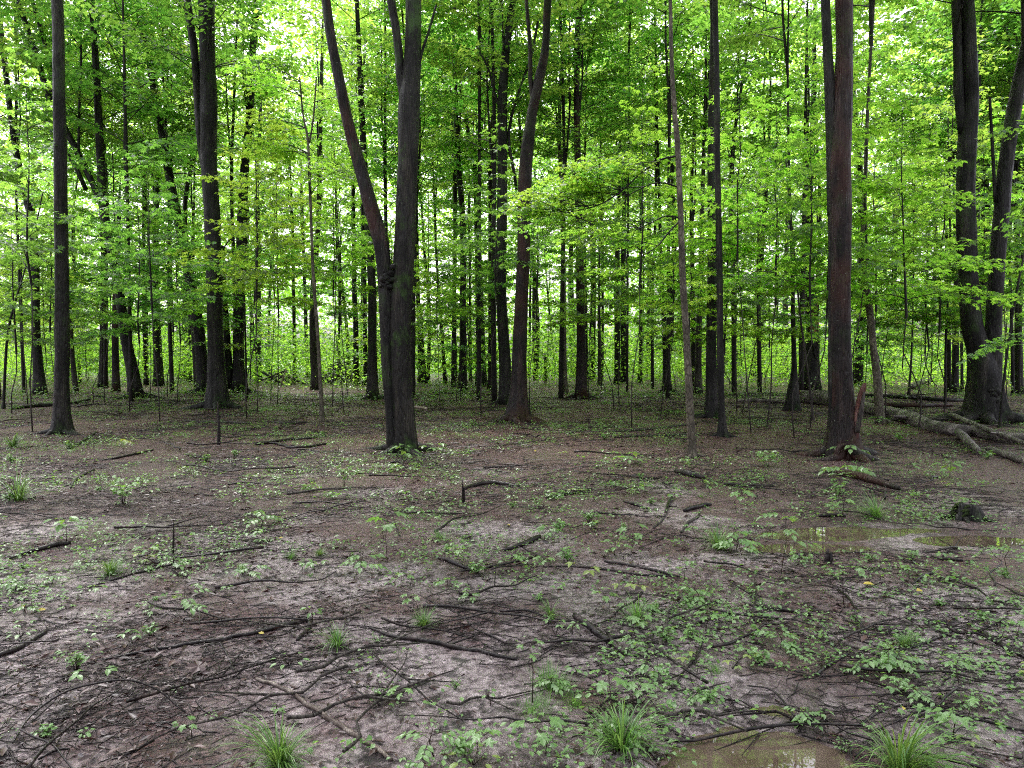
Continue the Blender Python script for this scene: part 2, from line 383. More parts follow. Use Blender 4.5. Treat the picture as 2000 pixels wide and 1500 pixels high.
# ------------------------------------------------------------------ crowns (shared meshes)
def perp(D):
    a = np.cross(D, [0, 0, 1.]); return norm(a)
def make_branch(bm, lf, P0, az, el, L, rng, r0, tm, lsz, dens, droop=.5, sides=4):
    """one branch with flat twig sprays; appends wood to bm and returns leaf arrays"""
    m = 7; t = np.linspace(0, 1, m)
    e = el - droop * t ** 1.3 + rng.normal(0, .05, m).cumsum() * .6; a = az + rng.normal(0, .10, m).cumsum()
    st = L / (m - 1)
    d = np.stack([np.cos(e) * np.cos(a), np.cos(e) * np.sin(a), np.sin(e)], 1)
    P = P0 + np.vstack([[0, 0, 0], (d[:-1] * st).cumsum(0)])
    bm.add(*tube(P, r0 * (1 - .85 * t), sides, cap=False))
    nt_ = max(3, int(L * 5.5)); LP = []; LD = []
    for q in range(nt_):
        tt = .25 + .75 * (q + rng.random() * .6) / nt_; tt = min(tt, .995)
        x = tt * (m - 1); k = int(x); f = x - k; p = P[k] * (1 - f) + P[min(k + 1, m - 1)] * f; dd = d[k]
        side = 1 if q % 2 else -1
        ang = side * rng.uniform(.55, 1.05)
        az2 = math.atan2(dd[1], dd[0]) + ang; el2 = math.asin(max(-1, min(1, dd[2]))) * .5 + rng.normal(0, .12) - .05
        l2 = (.28 + .30 * rng.random()) * min(L, 2.4) * (1.15 - .7 * tt)
        d2 = np.array([cos(el2) * cos(az2), cos(el2) * sin(az2), sin(el2)])
        P2 = p + np.linspace(0, 1, 3)[:, None] * l2 * d2 + np.array([[0, 0, 0], [0, 0, .01], [0, 0, -.10 * l2]])
        bm.add(*tube(P2, [r0 * .3 * (1.2 - tt), r0 * .2 * (1.2 - tt), .0015], 3, cap=False))
        nl = max(3, int(l2 * dens)); s = np.linspace(.15, 1.03, nl)
        sg = np.where(np.arange(nl) % 2, 1, -1)
        dirp = np.stack([np.cos(az2 + sg * .9), np.sin(az2 + sg * .9), np.full(nl, -.25)], 1) + rng.normal(0, .25, (nl, 3))
        pos = p + s[:, None] * l2 * d2 + np.stack([np.zeros(nl), np.zeros(nl), -.10 * l2 * s ** 2], 1) + dirp * .035 + rng.normal(0, .03, (nl, 3))
        LP.append(pos); LD.append(dirp)
    LP = np.vstack(LP); LD = np.vstack(LD); nl = len(LP)
    NN = np.array([0, 0, 1.]) + rng.normal(0, .38, (nl, 3))
    lf.append((LP, LD, NN, lsz * rng.uniform(.65, 1.2, nl)))

def crown_proto(seed, H, Rr, nb, kind, lsz, dens, tm, el0=.5, low=.1, matl='leaf', stem_r=.05):
    rng = np.random.default_rng(seed); bm = MB(); lf = []
    # central leader
    t = np.linspace(0, 1, 8); ax = np.stack([rng.normal(0, .04, 8).cumsum() * H * .12, rng.normal(0, .04, 8).cumsum() * H * .12, t * H], 1); ax[0, :2] = 0
    bm.add(*tube(ax, stem_r * (1 - .93 * t), 6, cap=False))
    for b in range(nb):
        tt = low + (1 - low) * (b + rng.random()) / nb
        x = tt * 7; k = min(int(x), 6); f = x - k; p = ax[k] * (1 - f) + ax[k + 1] * f
        if kind == 'tall': prof = .35 + .65 * sin(pi * min(1, .25 + .75 * tt)); el = el0 + .5 * tt
        else: prof = (1 - .75 * tt) * (.7 + .3 * rng.random()); el = el0 + .5 * tt
        make_branch(bm, lf, p, b * 2.4 + rng.normal(0, .4), el + rng.normal(0, .12), Rr * max(.2, prof) * rng.uniform(.75, 1.15), rng, stem_r * .45 * (1 - .6 * tt), tm, lsz, dens, droop=.55 if kind == 'tall' else .65)
    L = MB(); A = [np.concatenate([l[i] for l in lf]) for i in range(4)]
    leaves(L, A[0], A[1], A[2], A[3], tm)
    return bm.mesh('branches', [M['bark_far']]), L.mesh('crown', [M[matl]]), H

TALL = [crown_proto(100 + i, 10.5 + i % 3, 3.3 + .25 * (i % 3), 34, 'tall', .18, 15, KITE, .45, .06, 'leaf_far' if i % 2 else 'leaf', .05) for i in range(6)]
MID = [crown_proto(200 + i, 5.2 + .5 * (i % 3), 2.6, 22, 'under', .14, 17, TRI, .35, .05, ['leaf', 'leaf_far', 'leaf_lime'][i % 3], .024) for i in range(6)]
NEAR = [crown_proto(300 + i, 4.2 + .4 * i, 2.4, 23, 'under', .138, 21, MAPLE, .3, .04, ['leaf', 'leaf_lime'][i % 2], .028) for i in range(4)]
def spray_proto(seed, L_, lsz, matl, n=1, dens=22):
    rng = np.random.default_rng(seed); bm = MB(); lf = []
    for k in range(n): make_branch(bm, lf, np.zeros(3), rng.normal(0, .35), .25 + rng.normal(0, .15), L_ * rng.uniform(.7, 1), rng, .016, MAPLE, lsz, dens, droop=.55)
    L = MB(); A = [np.concatenate([l[i] for l in lf]) for i in range(4)]; leaves(L, A[0], A[1], A[2], A[3], MAPLE)
    return bm.mesh('twigs', [M['bark']]), L.mesh('foliage', [M[matl]])
SPRAY = [spray_proto(400 + i, 2.1, .118, ['leaf', 'leaf_lime'][i % 2], 1 + i % 2) for i in range(6)]

def put_crown(parent, proto, loc, rz, sc):
    b, l, H = proto
    link('branches', b, parent, loc, (0, 0, rz), sc); link('crown', l, parent, loc, (0, 0, rz), sc)
def put_spray(parent, k, loc, rz, sc, tilt=0):
    b, l = SPRAY[k % len(SPRAY)]
    e = (0, -tilt, rz)
    link('branches', b, parent, loc, e, sc); link('foliage', l, parent, loc, e, sc)

# ------------------------------------------------------------------ traced trees
def tree(path, label, m='bark', forks=(), roots=0, sides=None, top=None, crown=True, depth=None, name='maple_tree', group=None, cat='tree', wob=.09, flare=.55, lean_y=0., sprays=()):
    g = ground(path[0][0], path[0][1]); Y = g[1] if depth is None else depth
    near = Y < 22; sides = sides or (22 if Y < 14 else 16 if near else 9)
    step = .07 if Y < 14 else .14 if near else .45
    base = onplane(path[0][0], path[0][1], Y); gx = base[0]; gz = float(gh(gx, Y))
    root = bpy.data.objects.new(name, None); C.objects.link(root); root.empty_display_size = .2
    root.location = (gx, Y, gz); tag(root, label, cat, group)
    def conv(pth, first):
        out = []
        for i_, (px, py, w_) in enumerate(pth):
            p = onplane(px, py, Y); r = w_ * Y / F / 2 * .94
            out.append([p[0] - gx, lean_y * max(0, p[2] - gz), p[2] - gz, r])
        if first: out[0][2] = -.12
        return out
    def extend(o, Ht):
        a = np.array(o[-2]); b = np.array(o[-1]); d = (b - a)[:3]; d /= np.linalg.norm(d)
        k = 0; r0 = b[3]; z0 = b[2]
        while o[-1][2] < Ht and k < 12:
            d = d * .85 + np.array([random.uniform(-.12, .12), random.uniform(-.12, .12), 1]) * .15; d /= np.linalg.norm(d)
            st = max(.9, (Ht - z0) / 6); q = np.array(o[-1][:3]) + d * st
            f = min(1, (q[2] - z0) / max(.1, Ht - z0)); o.append([*q, max(.018, r0 * (1 - .8 * f))]); k += 1
        return o
    o = conv(path, True)
    wbase = path[0][2] * Y / F
    Ht = top if top is not None else (19 if wbase > .25 else 13 if wbase > .13 else 8)
    vis = o[-1][2]
    if Ht > vis + .5: o = extend(o, Ht)
    P = catmull(np.array(o), step); ph = random.random() * 6; nf = random.choice([4, 5, 6])
    rb = wbase / 2
    def fl(Pp, th):
        z = np.maximum(Pp[:, 2:3], 0)
        return 1 + flare * np.exp(-z / (rb * 1.5 + .02)) * (.45 + .55 * np.cos(nf * th[None, :] + ph) ** 2)
    mb = MB(); mb.add(*tube(P[:, :3], P[:, 3], sides, wob=wob, seed=random.randint(0, 900), flare=fl))
    link('trunk', mb.mesh('trunk', [M[m]]), root)
    tops = [(P[-1, :3], P[:, :3])]
    for fk in forks:
        q = np.array(conv(fk, False)); fh = q[-1][2]
        q = q.tolist()
        if q[-1][3] > .02 and fh + .6 < Ht and fk[-1][1] <= 30: q = extend(q, min(Ht, fh + 6))
        q = catmull(np.array(q), step); mb = MB(); mb.add(*tube(q[:, :3], q[:, 3], max(7, sides - 6), wob=wob * .8, seed=random.randint(0, 900)))
        mm = fk_m.get(id(fk), m)
        link('limb', mb.mesh('limb', [M[mm]]), root)
        if fk[-1][1] <= 30 and fk[-1][2] * Y / F > .09: tops.append((q[-1, :3], q[:, :3]))
    for k in range(roots):
        az = k * 2 * pi / roots + random.uniform(-.4, .4); L_ = random.uniform(1.6, 3.6) * rb + .1; mpt = 6
        t = np.linspace(0, 1, mpt); rr_ = rb * .9 + t * L_; aa = az + (t ** 2) * random.uniform(-.6, .6)
        x = rr_ * np.cos(aa); yv = rr_ * np.sin(aa)
        z = gh(x + gx, yv + Y) - gz + rb * .42 * (1 - t) ** 2 - .25 * rb * .42 * t - .004
        mb = MB(); mb.add(*tube(catmull(np.stack([x, yv, z], 1), .07), .001 + np.interp(np.linspace(0, 1, len(catmull(np.stack([x, yv, z], 1), .07))), [0, 1], [rb * .46, rb * .08]), 8, wob=.1))
        link('root', mb.mesh('root', [M[m]]), root)
    if crown and Ht > 6:
        for (tp, ax) in tops:
            if wbase > .13:
                pr = random.choice(TALL); sc = random.uniform(.8, 1.1)
                zc = max(5.5 if Y > 26 else 8.5, tp[2] * .45); kk = int(np.argmin(np.abs(ax[:, 2] - zc)))
                put_crown(root, pr, ax[kk], random.random() * 6, sc)
            else:
                pr = random.choice(MID); put_crown(root, pr, ax[int(len(ax) * .72)], random.random() * 6, random.uniform(.8, 1.05))
    for (px, py, rz, sc, kx) in sprays:
        p = onplane(px, py, Y); put_spray(root, kx, (p[0] - gx, 0, p[2] - gz), rz, sc, 0)
    return root
fk_m = {}
def fk(path, m=None):
    path = list(path)
    if m: fk_m[id(path)] = m
    KEEP.append(path); return path
KEEP = []

# --- the big forked tree in the middle left
mainL = tree([(792, 882, 46), (788, 800, 42), (783, 740, 41), (782, 640, 45), (784, 570, 45), (789, 500, 42), (792, 430, 40), (796, 315, 40), (799, 200, 42), (806, 105, 33), (808, 0, 30)],
     'large mossy forked maple left of centre, its long reddish limb leaning left', 'bark_moss',
     forks=[fk([(770, 886, 34), (765, 800, 26), (758, 730, 26), (756, 650, 28), (755, 590, 31), (751, 530, 30), (743, 470, 30), (723, 400, 28), (710, 350, 25), (681, 245, 22), (659, 140, 20), (646, 70, 18), (637, 0, 17)], 'bark'),
            fk([(748, 515, 27), (743, 470, 31), (723, 400, 28.5), (710, 350, 25.5), (681, 245, 22.5), (659, 140, 20.5), (646, 70, 18.5), (637, 0, 17.5)], 'bark_red'),
            fk([(792, 200, 20), (782, 150, 18), (779, 105, 17), (772, 50, 17), (763, 0, 17)]),
            fk([(811, 170, 10), (822, 110, 6), (838, 60, 5), (852, 10, 4)]), ], roots=5, sides=36, name='maple_tree', wob=.13, flare=.35)
# burl at the crotch and torn strip
def lumps(parent, px, py, Y, n, rpx, m, name, seed=1, sp=9, yo=0):
    rng = np.random.default_rng(seed); mb = MB(); o = parent.location
    for k in range(n):
        c = onplane(px + rng.normal(0, sp * .6), py + rng.normal(0, sp * 1.3), Y + yo); r = rpx * Y / F * rng.uniform(.6, 1.2)
        P = c + np.linspace(-1, 1, 5)[:, None] * r * .9 * norm(rng.normal(0, 1, 3) + [0, 0, 1]); 
        mb.add(*tube(P - np.array(o), r * np.array([.25, .85, 1, .85, .25]), 9, wob=.5, seed=seed + k))
    link(name, mb.mesh(name, [M[m]]), parent)
lumps(mainL, 757, 548, mainL.location.y, 26, 6, 'bark', 'burl', 3, 8, -.14)

mainR = tree([(1648, 893, 60), (1647, 860, 54), (1645, 800, 48), (1642, 720, 44), (1640, 600, 43), (1640, 500, 44), (1640, 420, 46), (1639, 315, 45), (1643, 210, 42), (1649, 105, 32), (1648, 0, 33)],
     'thick reddish brown maple right of centre with a broken red splinter standing at its foot', 'bark_red',
     forks=[fk([(1627, 420, 22), (1625, 315, 22), (1622, 210, 21), (1617, 105, 19), (1612, 0, 18)], 'bark'),
            fk([(1632, 860, 26), (1627, 740, 20), (1627, 560, 18), (1627, 400, 20)], 'bark')], roots=6, sides=28, wob=.10)
mainFR = tree([(1926, 824, 62), (1925, 790, 58), (1922, 740, 54), (1912, 690, 44), (1897, 630, 38), (1891, 540, 36), (1886, 435, 36), (1886, 350, 35), (1891, 245, 35), (1895, 175, 30), (1891, 70, 28), (1888, 0, 26)],
     'big dark maple near the right edge splitting low into two heavy stems', 'bark',
     forks=[fk([(1934, 760, 42), (1938, 690, 36), (1941, 620, 31), (1948, 505, 29), (1956, 420, 28), (1961, 350, 28), (1975, 245, 27), (1988, 175, 26), (2008, 80, 22), (2030, 0, 20)]),
            fk([(1880, 260, 18), (1873, 190, 18), (1871, 120, 17), (1867, 0, 17)]),
            fk([(1944, 395, 7), (1938, 280, 6), (1933, 190, 5)])], roots=7, sides=26, wob=.12, flare=.7)
lumps(mainFR, 1940, 772, mainFR.location.y, 9, 9, 'bark', 'burl', 8, 5, -.30)

T = tree
T([(120, 846, 31), (121, 760, 28), (122, 680, 28), (121, 560, 26), (119, 430, 25), (118, 300, 23), (116, 180, 22), (114, 70, 21), (112, 0, 20)],
  'straight dark smooth trunk near the left edge with roots spreading over the mud', roots=6, flare=.8, sides=22)
T([(79, 770, 23), (70, 645, 17), (67, 470, 15), (50, 380, 14), (32, 300, 12), (18, 200, 11), (2, 60, 10)], 'dark trunk left of the straight edge tree, bending out of the picture to the left')
T([(149, 766, 11), (141, 690, 9), (137, 620, 8), (134, 560, 7)], 'thin pale dead pole behind the straight left edge tree', 'bark_grey', top=4, crown=False, name='dead_pole', cat='dead tree', flare=.1)
T([(201, 757, 18), (203, 640, 15), (204, 540, 14), (206, 400, 12), (200, 250, 10)], 'upright dark trunk, left one of the pair beside the crooked leaning tree')
T([(227, 764, 15), (225, 640, 13), (228, 520, 12), (232, 430, 9)], 'slim brown trunk, right one of the pair beside the crooked tree', 'bark_red', top=9)
T([(266, 777, 26), (258, 720, 24), (245, 655, 21), (232, 560, 19), (216, 480, 18), (202, 400, 17), (196, 300, 16), (190, 180, 14), (185, 90, 12), (178, 0, 10)],
  'crooked grey trunk leaning left with several dark limbs sweeping up to the left', 'bark',
  forks=[fk([(222, 520, 14), (205, 420, 13), (178, 352, 12), (140, 275, 13), (98, 195, 13), (70, 105, 11), (35, 0, 9)]), fk([(168, 370, 9), (150, 330, 9), (130, 297, 8), (118, 240, 7)]), fk([(104, 200, 9), (100, 147, 9), (88, 87, 8), (63, 0, 8)])], roots=3)
T([(311, 754, 19), (305, 610, 16), (304, 505, 13), (305, 420, 11), (308, 315, 10), (303, 150, 9), (297, 0, 8)], 'straight black trunk between the crooked tree and the long leaning tree')
T([(286, 752, 9), (280, 557, 7), (281, 350, 7), (272, 190, 6), (267, 60, 5)], 'thin straight stem just left of the straight black trunk')
T([(398, 768, 25), (393, 700, 24), (388, 640, 23), (377, 575, 21), (363, 495, 20), (346, 420, 18), (329, 332, 17), (315, 245, 16), (304, 192, 15), (290, 105, 15), (269, 17, 14), (262, -20, 14)],
  'long curved grey brown trunk leaning to the upper left', 'bark', roots=2)
T([(425, 797, 41), (422, 700, 33), (420, 610, 31), (417, 500, 31), (414, 420, 31), (408, 315, 31), (408, 210, 33), (405, 105, 30), (404, 0, 31)],
  'thick straight ridged trunk left of centre with a second stem rising along its left side', 'bark',
  forks=[fk([(400, 330, 15), (392, 280, 14), (386, 200, 14), (381, 110, 15), (371, 40, 15), (364, -10, 15)]), fk([(420, 530, 4), (440, 480, 3), (470, 445, 2.5), (500, 410, 2)])], roots=4, sides=22, wob=.1)
T([(467, 767, 27), (466, 690, 22), (467, 610, 23), (472, 487, 22), (474, 400, 20), (479, 315, 18), (488, 228, 15), (493, 105, 14), (501, 18, 14)],
  'twin dark trunk behind the thick ridged tree, one stem straight, one curved', 'bark',
  forks=[fk([(450, 760, 20), (444, 690, 17), (442, 640, 14), (437, 575, 13), (433, 480, 10)])], roots=3)
T([(504, 744, 14), (504, 610, 13), (503, 435, 11), (502, 350, 9), (508, 230, 8)], 'straight slim trunk left of the stick shelter')
T([(525, 730, 7), (527, 568, 5), (541, 315, 4)], 'very thin stem directly left of the stick shelter', name='maple_sapling', cat='sapling')
T([(482, 780, 4.5), (480, 690, 4), (478, 600, 3.5)], 'thin young stem standing right before the twin trunk', name='maple_sapling', cat='sapling', top=4)
T([(576, 741, 9), (574, 610, 7), (572, 470, 6)], 'thin dark stem right behind the stick shelter')
T([(601, 737, 9), (595, 557, 7), (590, 400, 6)], 'thin dark bent stem between the stick shelter and the pale sapling')
T([(619, 760, 19), (612, 680, 15), (611, 575, 12), (622, 430, 11), (625, 300, 9), (628, 150, 8)], 'grey brown trunk just behind the slender pale sapling', 'bark_grey')
pale = T([(630, 823, 11), (626, 750, 8), (620, 645, 7), (612, 540, 6.5), (609, 470, 6), (604, 332, 6), (601, 270, 5), (592, 224, 4), (585, 150, 3)], 'slender pale sapling with a leafy crown of arching twigs', 'bark_pale', name='maple_sapling', cat='sapling', top=8, crown=False, flare=.25,
  forks=[fk([(604, 280, 4), (612, 230, 3.5), (618, 150, 3)])])
for (px, py, rz, sc, kx) in [(605, 330, 0.1, .8, 0), (604, 300, 3.0, .85, 1), (600, 260, .5, .8, 2), (598, 250, 2.6, .9, 3), (592, 200, 1.3, .7, 4), (590, 190, 4, .8, 1), (609, 450, .3, .8, 2), (610, 470, 2.9, .7, 0), (588, 160, 3.4, .8, 3), (612, 200, 6, .8, 4), (607, 380, 4.7, .8, 5), (603, 310, 1.9, .8, 5)]:
    p = onplane(px, py, pale.location.y); put_spray(pale, kx, (p[0] - pale.location.x, 0, p[2] - pale.location.z), rz, sc)
T([(695, 752, 13), (695, 645, 11), (692, 560, 10), (690, 400, 8)], 'dark straight trunk right of the brush pile')
T([(727, 780, 25), (727, 680, 19), (727, 575, 18), (722, 480, 16), (714, 380, 14), (706, 200, 12)], 'moss covered green trunk just left of the big forked maple', 'bark_moss', roots=3)
T([(714, 752, 10), (712, 560, 9), (709, 420, 8)], 'dark trunk half hidden left of the moss covered trunk')
T([(803, 750, 16), (805, 620, 14), (806, 480, 11)], 'dark trunk half hidden behind the right side of the big forked maple')
T([(825, 748, 18), (820, 627, 11), (816, 575, 9), (813, 420, 8)], 'slightly tapering trunk right behind the big forked maple')
T([(870, 748, 9), (860, 610, 6), (856, 557, 6), (851, 470, 5), (846, 330, 4)], 'thin stem leaning left in the gap right of the big forked maple')
T([(890, 740, 5), (888, 505, 4), (884, 350, 4)], 'very thin straight stem left of the paired slim trunks')
T([(904, 764, 18), (904, 645, 14), (904, 505, 13), (903, 420, 12), (895, 315, 12), (890, 210, 10), (887, 105, 9), (888, 0, 8)], 'slim wavy brown trunk, left one of the row left of centre')
T([(939, 753, 22), (937, 610, 18), (933, 470, 14), (931, 385, 13), (929, 350, 12), (921, 297, 9), (907, 210, 9), (900, 122, 8), (907, 18, 8)], 'black trunk of the row left of centre, forking high up',
  forks=[fk([(931, 360, 9), (939, 332, 7), (941, 245, 7), (945, 140, 6), (950, 20, 5)])])
T([(919, 745, 7), (918, 575, 6), (916, 420, 5)], 'thin stem hidden between the brown and black trunks of the row')
T([(958, 762, 11), (958, 610, 10), (958, 470, 10), (958, 350, 9), (961, 245, 8), (966, 175, 7), (974, 35, 7)], 'slim reddish trunk, right one of the row left of centre', 'bark_red')
T([(986, 790, 27), (986, 715, 25), (979, 575, 22), (979, 470, 22), (981, 350, 21), (981, 245, 21), (982, 175, 20), (989, 88, 17), (1000, 17, 14), (1004, -20, 13)],
  'grey trunk directly behind the burly centre tree, crossed by dark thin limbs', 'bark',
  forks=[fk([(989, 260, 6), (983, 235, 5), (966, 182, 6), (956, 140, 5), (947, 119, 4), (930, 90, 3)]), fk([(1009, 370, 7), (1003, 330, 7), (995, 290, 7), (993, 259, 6), (1003, 210, 6), (1020, 160, 6), (1035, 120, 6), (1052, 35, 5)])], roots=2)
T([(1010, 824, 42), (1012, 780, 33), (1013, 750, 31), (1016, 645, 30), (1019, 575, 27), (1023, 470, 25), (1024, 420, 27), (1026, 350, 28), (1031, 280, 25), (1038, 227, 21), (1052, 157, 20), (1065, 98, 16), (1068, 35, 15), (1070, 0, 16)],
  'burly twisting trunk at the centre with flared roots and peeling bark', 'bark_red', forks=[fk([(1040, 200, 9), (1036, 150, 9), (1035, 87, 8), (1028, 0, 7)])], roots=8, sides=24, wob=.16, flare=.8)
T([(1033, 735, 6), (1036, 560, 5)], 'thin stem just right behind the burly centre trunk')
T([(1043, 733, 8), (1042, 575, 6), (1044, 430, 5)], 'thin dark stem in the bright gap right of the burly centre trunk')
T([(1065, 745, 7), (1064, 720, 6), (1065, 697, 5)], 'short broken snag in the bright gap right of the centre', top=1.4, crown=False, name='snag', cat='snag', flare=.2)
T([(1103, 768, 12), (1102, 690, 10), (1101, 610, 10), (1100, 487, 9), (1094, 315, 8), (1093, 210, 8), (1100, 70, 6), (1104, 0, 5)], 'slender pale grey trunk left of the tall reddish trunk', 'bark_pale')
T([(1135, 778, 25), (1135, 680, 20), (1133, 540, 17), (1131, 452, 15), (1129, 332, 15), (1126, 210, 12), (1128, 70, 12), (1131, 0, 11)], 'tall straight reddish trunk right of centre with a swollen base', 'bark_red', roots=4)
T([(1121, 734, 12), (1116, 610, 13), (1115, 505, 10), (1120, 350, 7), (1118, 200, 6)], 'dark trunk half behind the tall reddish trunk, on its left')
T([(1157, 741, 12), (1159, 610, 11), (1157, 332, 12), (1164, 245, 8), (1170, 105, 6), (1175, 0, 5)], 'dark slim trunk just right of the tall reddish trunk, leaning right at the top')
T([(1147, 742, 9), (1143, 560, 7), (1138, 175, 6), (1145, 35, 5)], 'thin dark stem close behind the tall reddish trunk')
T([(1171, 754, 8), (1170, 575, 6), (1172, 430, 5)], 'thin grey stem right of the tall reddish trunk', 'bark_grey')
T([(1206, 751, 13), (1206, 645, 13), (1205, 540, 12), (1208, 420, 8), (1210, 315, 6)], 'left stem of the dark pair in the right centre')
T([(1219, 747, 13), (1217, 540, 11), (1219, 400, 8)], 'right stem of the dark pair in the right centre')
T([(1250, 747, 9), (1252, 610, 7), (1251, 480, 6)], 'slim trunk between the dark pair and the thick far trunk', 'bark_grey')
T([(1268, 733, 16), (1269, 575, 12), (1268, 450, 9)], 'thick black trunk far back behind the green leaves right of centre')
T([(1303, 766, 18), (1301, 680, 15), (1296, 610, 10), (1291, 505, 8), (1288, 400, 6)], 'dark trunk forking into a narrow V left of the pale speckled sapling', forks=[fk([(1303, 690, 12), (1309, 640, 12), (1313, 575, 12), (1317, 470, 11), (1315, 380, 9), (1313, 300, 8)])], roots=2)
T([(1328, 724, 10), (1327, 600, 8)], 'dark far trunk behind the narrow V trunk')
sap = T([(1352, 893, 20), (1350, 850, 17), (1345, 750, 15), (1340, 645, 14), (1333, 540, 13), (1330, 435, 12), (1328, 385, 12), (1323, 280, 11), (1317, 210, 10), (1312, 122, 8), (1309, 0, 7)],
  'pale tan slender maple right of centre holding a wide leafy branch to the left', 'bark_pale', roots=3, flare=.3, crown=False, top=12,
  forks=[fk([(1322, 305, 4), (1290, 312, 4), (1250, 340, 3.5), (1215, 372, 3), (1170, 400, 2.5), (1110, 415, 2), (1050, 425, 1.5)], 'bark'),
         fk([(1322, 365, 4), (1300, 358, 3), (1270, 360, 2.5), (1220, 385, 2)], 'bark'),
         fk([(1326, 425, 3.5), (1300, 422, 3), (1270, 436, 2.5), (1240, 450, 2)], 'bark'),
         fk([(1327, 432, 3.5), (1305, 455, 3), (1285, 480, 2.5), (1255, 500, 2)], 'bark')])
Ys = sap.location.y
for k, (px, py, dy, rz, sc) in enumerate([(1290, 315, 0, 3.3, .62), (1260, 335, -.1, 2.8, .7), (1240, 345, .1, 3.6, .7), (1215, 372, 0, 3.14, .75), (1200, 380, -.2, 2.7, .7), (1180, 395, .2, 3.5, .75), (1165, 400, 0, 3.2, .75),
        (1150, 405, -.15, 2.9, .7), (1120, 412, .1, 3.3, .65), (1100, 415, 0, 3.1, .7), (1075, 420, 0, 3.2, .55), (1290, 358, 0, 3.0, .6), (1260, 365, .1, 3.4, .65), (1230, 383, -.1, 3.0, .65), (1270, 436, 0, 3.3, .6),
        (1250, 446, .1, 2.9, .65), (1285, 480, 0, 3.2, .55), (1260, 495, .15, 2.8, .55), (1200, 430, .3, 3.4, .7), (1160, 440, -.2, 3.0, .6), (1230, 470, .4, 3.2, .6), (1330, 560, 0, .4, .35), (1335, 620, 0, 2.6, .35), (1338, 600, 0, 5.9, .35), (1190, 350, .3, 3.1, .5),(1150, 372, .25, 3.0, .5)]):
    p = onplane(px, py, Ys + dy); put_spray(sap, k, (p[0] - sap.location.x, dy, p[2] - sap.location.z), rz, sc * .8, .05)
T([(1391, 816, 27), (1389, 720, 22), (1390, 600, 21), (1391, 505, 20), (1389, 385, 15), (1389, 245, 13), (1392, 120, 12), (1394, 0, 10)], 'thick black trunk standing close behind a slimmer one right of the pale front maple', roots=5)
T([(1412, 853, 18), (1409, 790, 14), (1407, 715, 14), (1406, 600, 13), (1405, 505, 13), (1401, 315, 12), (1400, 175, 12), (1396, 0, 12)], 'slim black trunk in front of the thick black one, right of the pale front maple', roots=4, flare=.9)
T([(1363, 771, 16), (1365, 645, 13), (1370, 505, 11), (1372, 400, 9), (1376, 250, 7)], 'grey brown trunk between the pale front maple and the thick black trunk', 'bark_grey')
T([(1438, 733, 10), (1436, 627, 8), (1436, 500, 7)], 'slim far trunk right of the black pair')
T([(1475, 734, 16), (1477, 640, 13), (1480, 520, 8)], 'left stem of the far dark pair between the black pair and the thick reddish maple')
T([(1486, 733, 14), (1488, 640, 12), (1489, 557, 8), (1490, 440, 6)], 'right stem of the far dark pair between the black pair and the thick reddish maple')
T([(1531, 737, 16), (1533, 660, 13), (1534, 610, 12), (1536, 500, 9)], 'pale grey trunk far back left of the splintered snag', 'bark_grey')
T([(1547, 801, 26), (1549, 765, 20), (1551, 715, 11), (1549, 620, 9), (1548, 522, 8), (1543, 400, 6), (1540, 280, 5)], 'dark crooked little tree with a lumpy swollen base beside the log end', 'bark', wob=.25)
snag = T([(1585, 762, 34), (1586, 700, 30), (1587, 645, 28), (1584, 600, 24), (1581, 540, 21), (1580, 450, 17), (1581, 367, 16), (1586, 297, 12), (1590, 150, 10)], 'dead black trunk behind the log with bark torn open to orange wood', 'bark', wob=.16)
def splinters(parent, px, py, dpx, m, n, w_, h_, name, seed, yo=-.3):
    rng = np.random.default_rng(seed); mb = MB(); o = np.array(parent.location); Y = parent.location.y
    for k in range(n):
        a = onplane(px + rng.uniform(-dpx, dpx), py + rng.uniform(-4, 4), Y + yo * rng.uniform(.8, 1.1)) - o
        b = onplane(px + rng.uniform(-dpx, dpx) * 1.2, py - h_ * rng.uniform(.4, 1), Y + yo * rng.uniform(.8, 1.2)) - o
        r = w_ * Y / F / 2 * rng.uniform(.5, 1)
        mb.add(*tube(np.stack([a, (a + b) / 2 + rng.normal(0, .01, 3), b]), [r, r * .8, r * .1], 5))
    link(name, mb.mesh(name, [M[m]], smooth=False), parent)
splinters(snag, 1590, 650, 9, 'wood', 12, 6, 60, 'torn_wood', 4)
splinters(snag, 1592, 700, 6, 'bark', 6, 8, 60, 'bark_strip', 5)
T([(1589, 822, 6), (1583, 770, 5), (1576, 715, 4.5), (1562, 610, 4), (1552, 500, 3)], 'thin leaning sapling crossing before the log', 'bark_grey', name='maple_sapling', cat='sapling', top=6)
# broken red splinter at mainR
def solid_stub(parent, pts, m, name, yo=0, sides=9):
    Y = parent.location.y + yo; o = np.array(parent.location)
    P = np.array([[*(onplane(a, b, Y) - o), w_ * Y / F / 2] for a, b, w_ in pts]); P = catmull(P, .04)
    mb = MB(); mb.add(*tube(P[:, :3], P[:, 3], sides, wob=.25, seed=4)); link(name, mb.mesh(name, [M[m]]), parent)
solid_stub(mainR, [(1668, 872, 14), (1672, 840, 13), (1677, 800, 13), (1683, 770, 12), (1688, 754, 9), (1690, 748, 5)], 'heart', 'broken_splinter', -.16)
solid_stub(mainR, [(1674, 845, 9), (1681, 810, 9), (1686, 780, 6), (1688, 765, 3)], 'bark_grey', 'broken_splinter', -.22)
solid_stub(mainR, [(1637, 905, 12), (1635, 885, 12), (1642, 872, 9), (1652, 868, 5)], 'bark_red', 'root', -.30)
solid_stub(mainR, [(1660, 872, 16), (1675, 886, 17), (1690, 893, 16), (1708, 899, 13), (1725, 908, 9)], 'bark_grey', 'root', -.32)
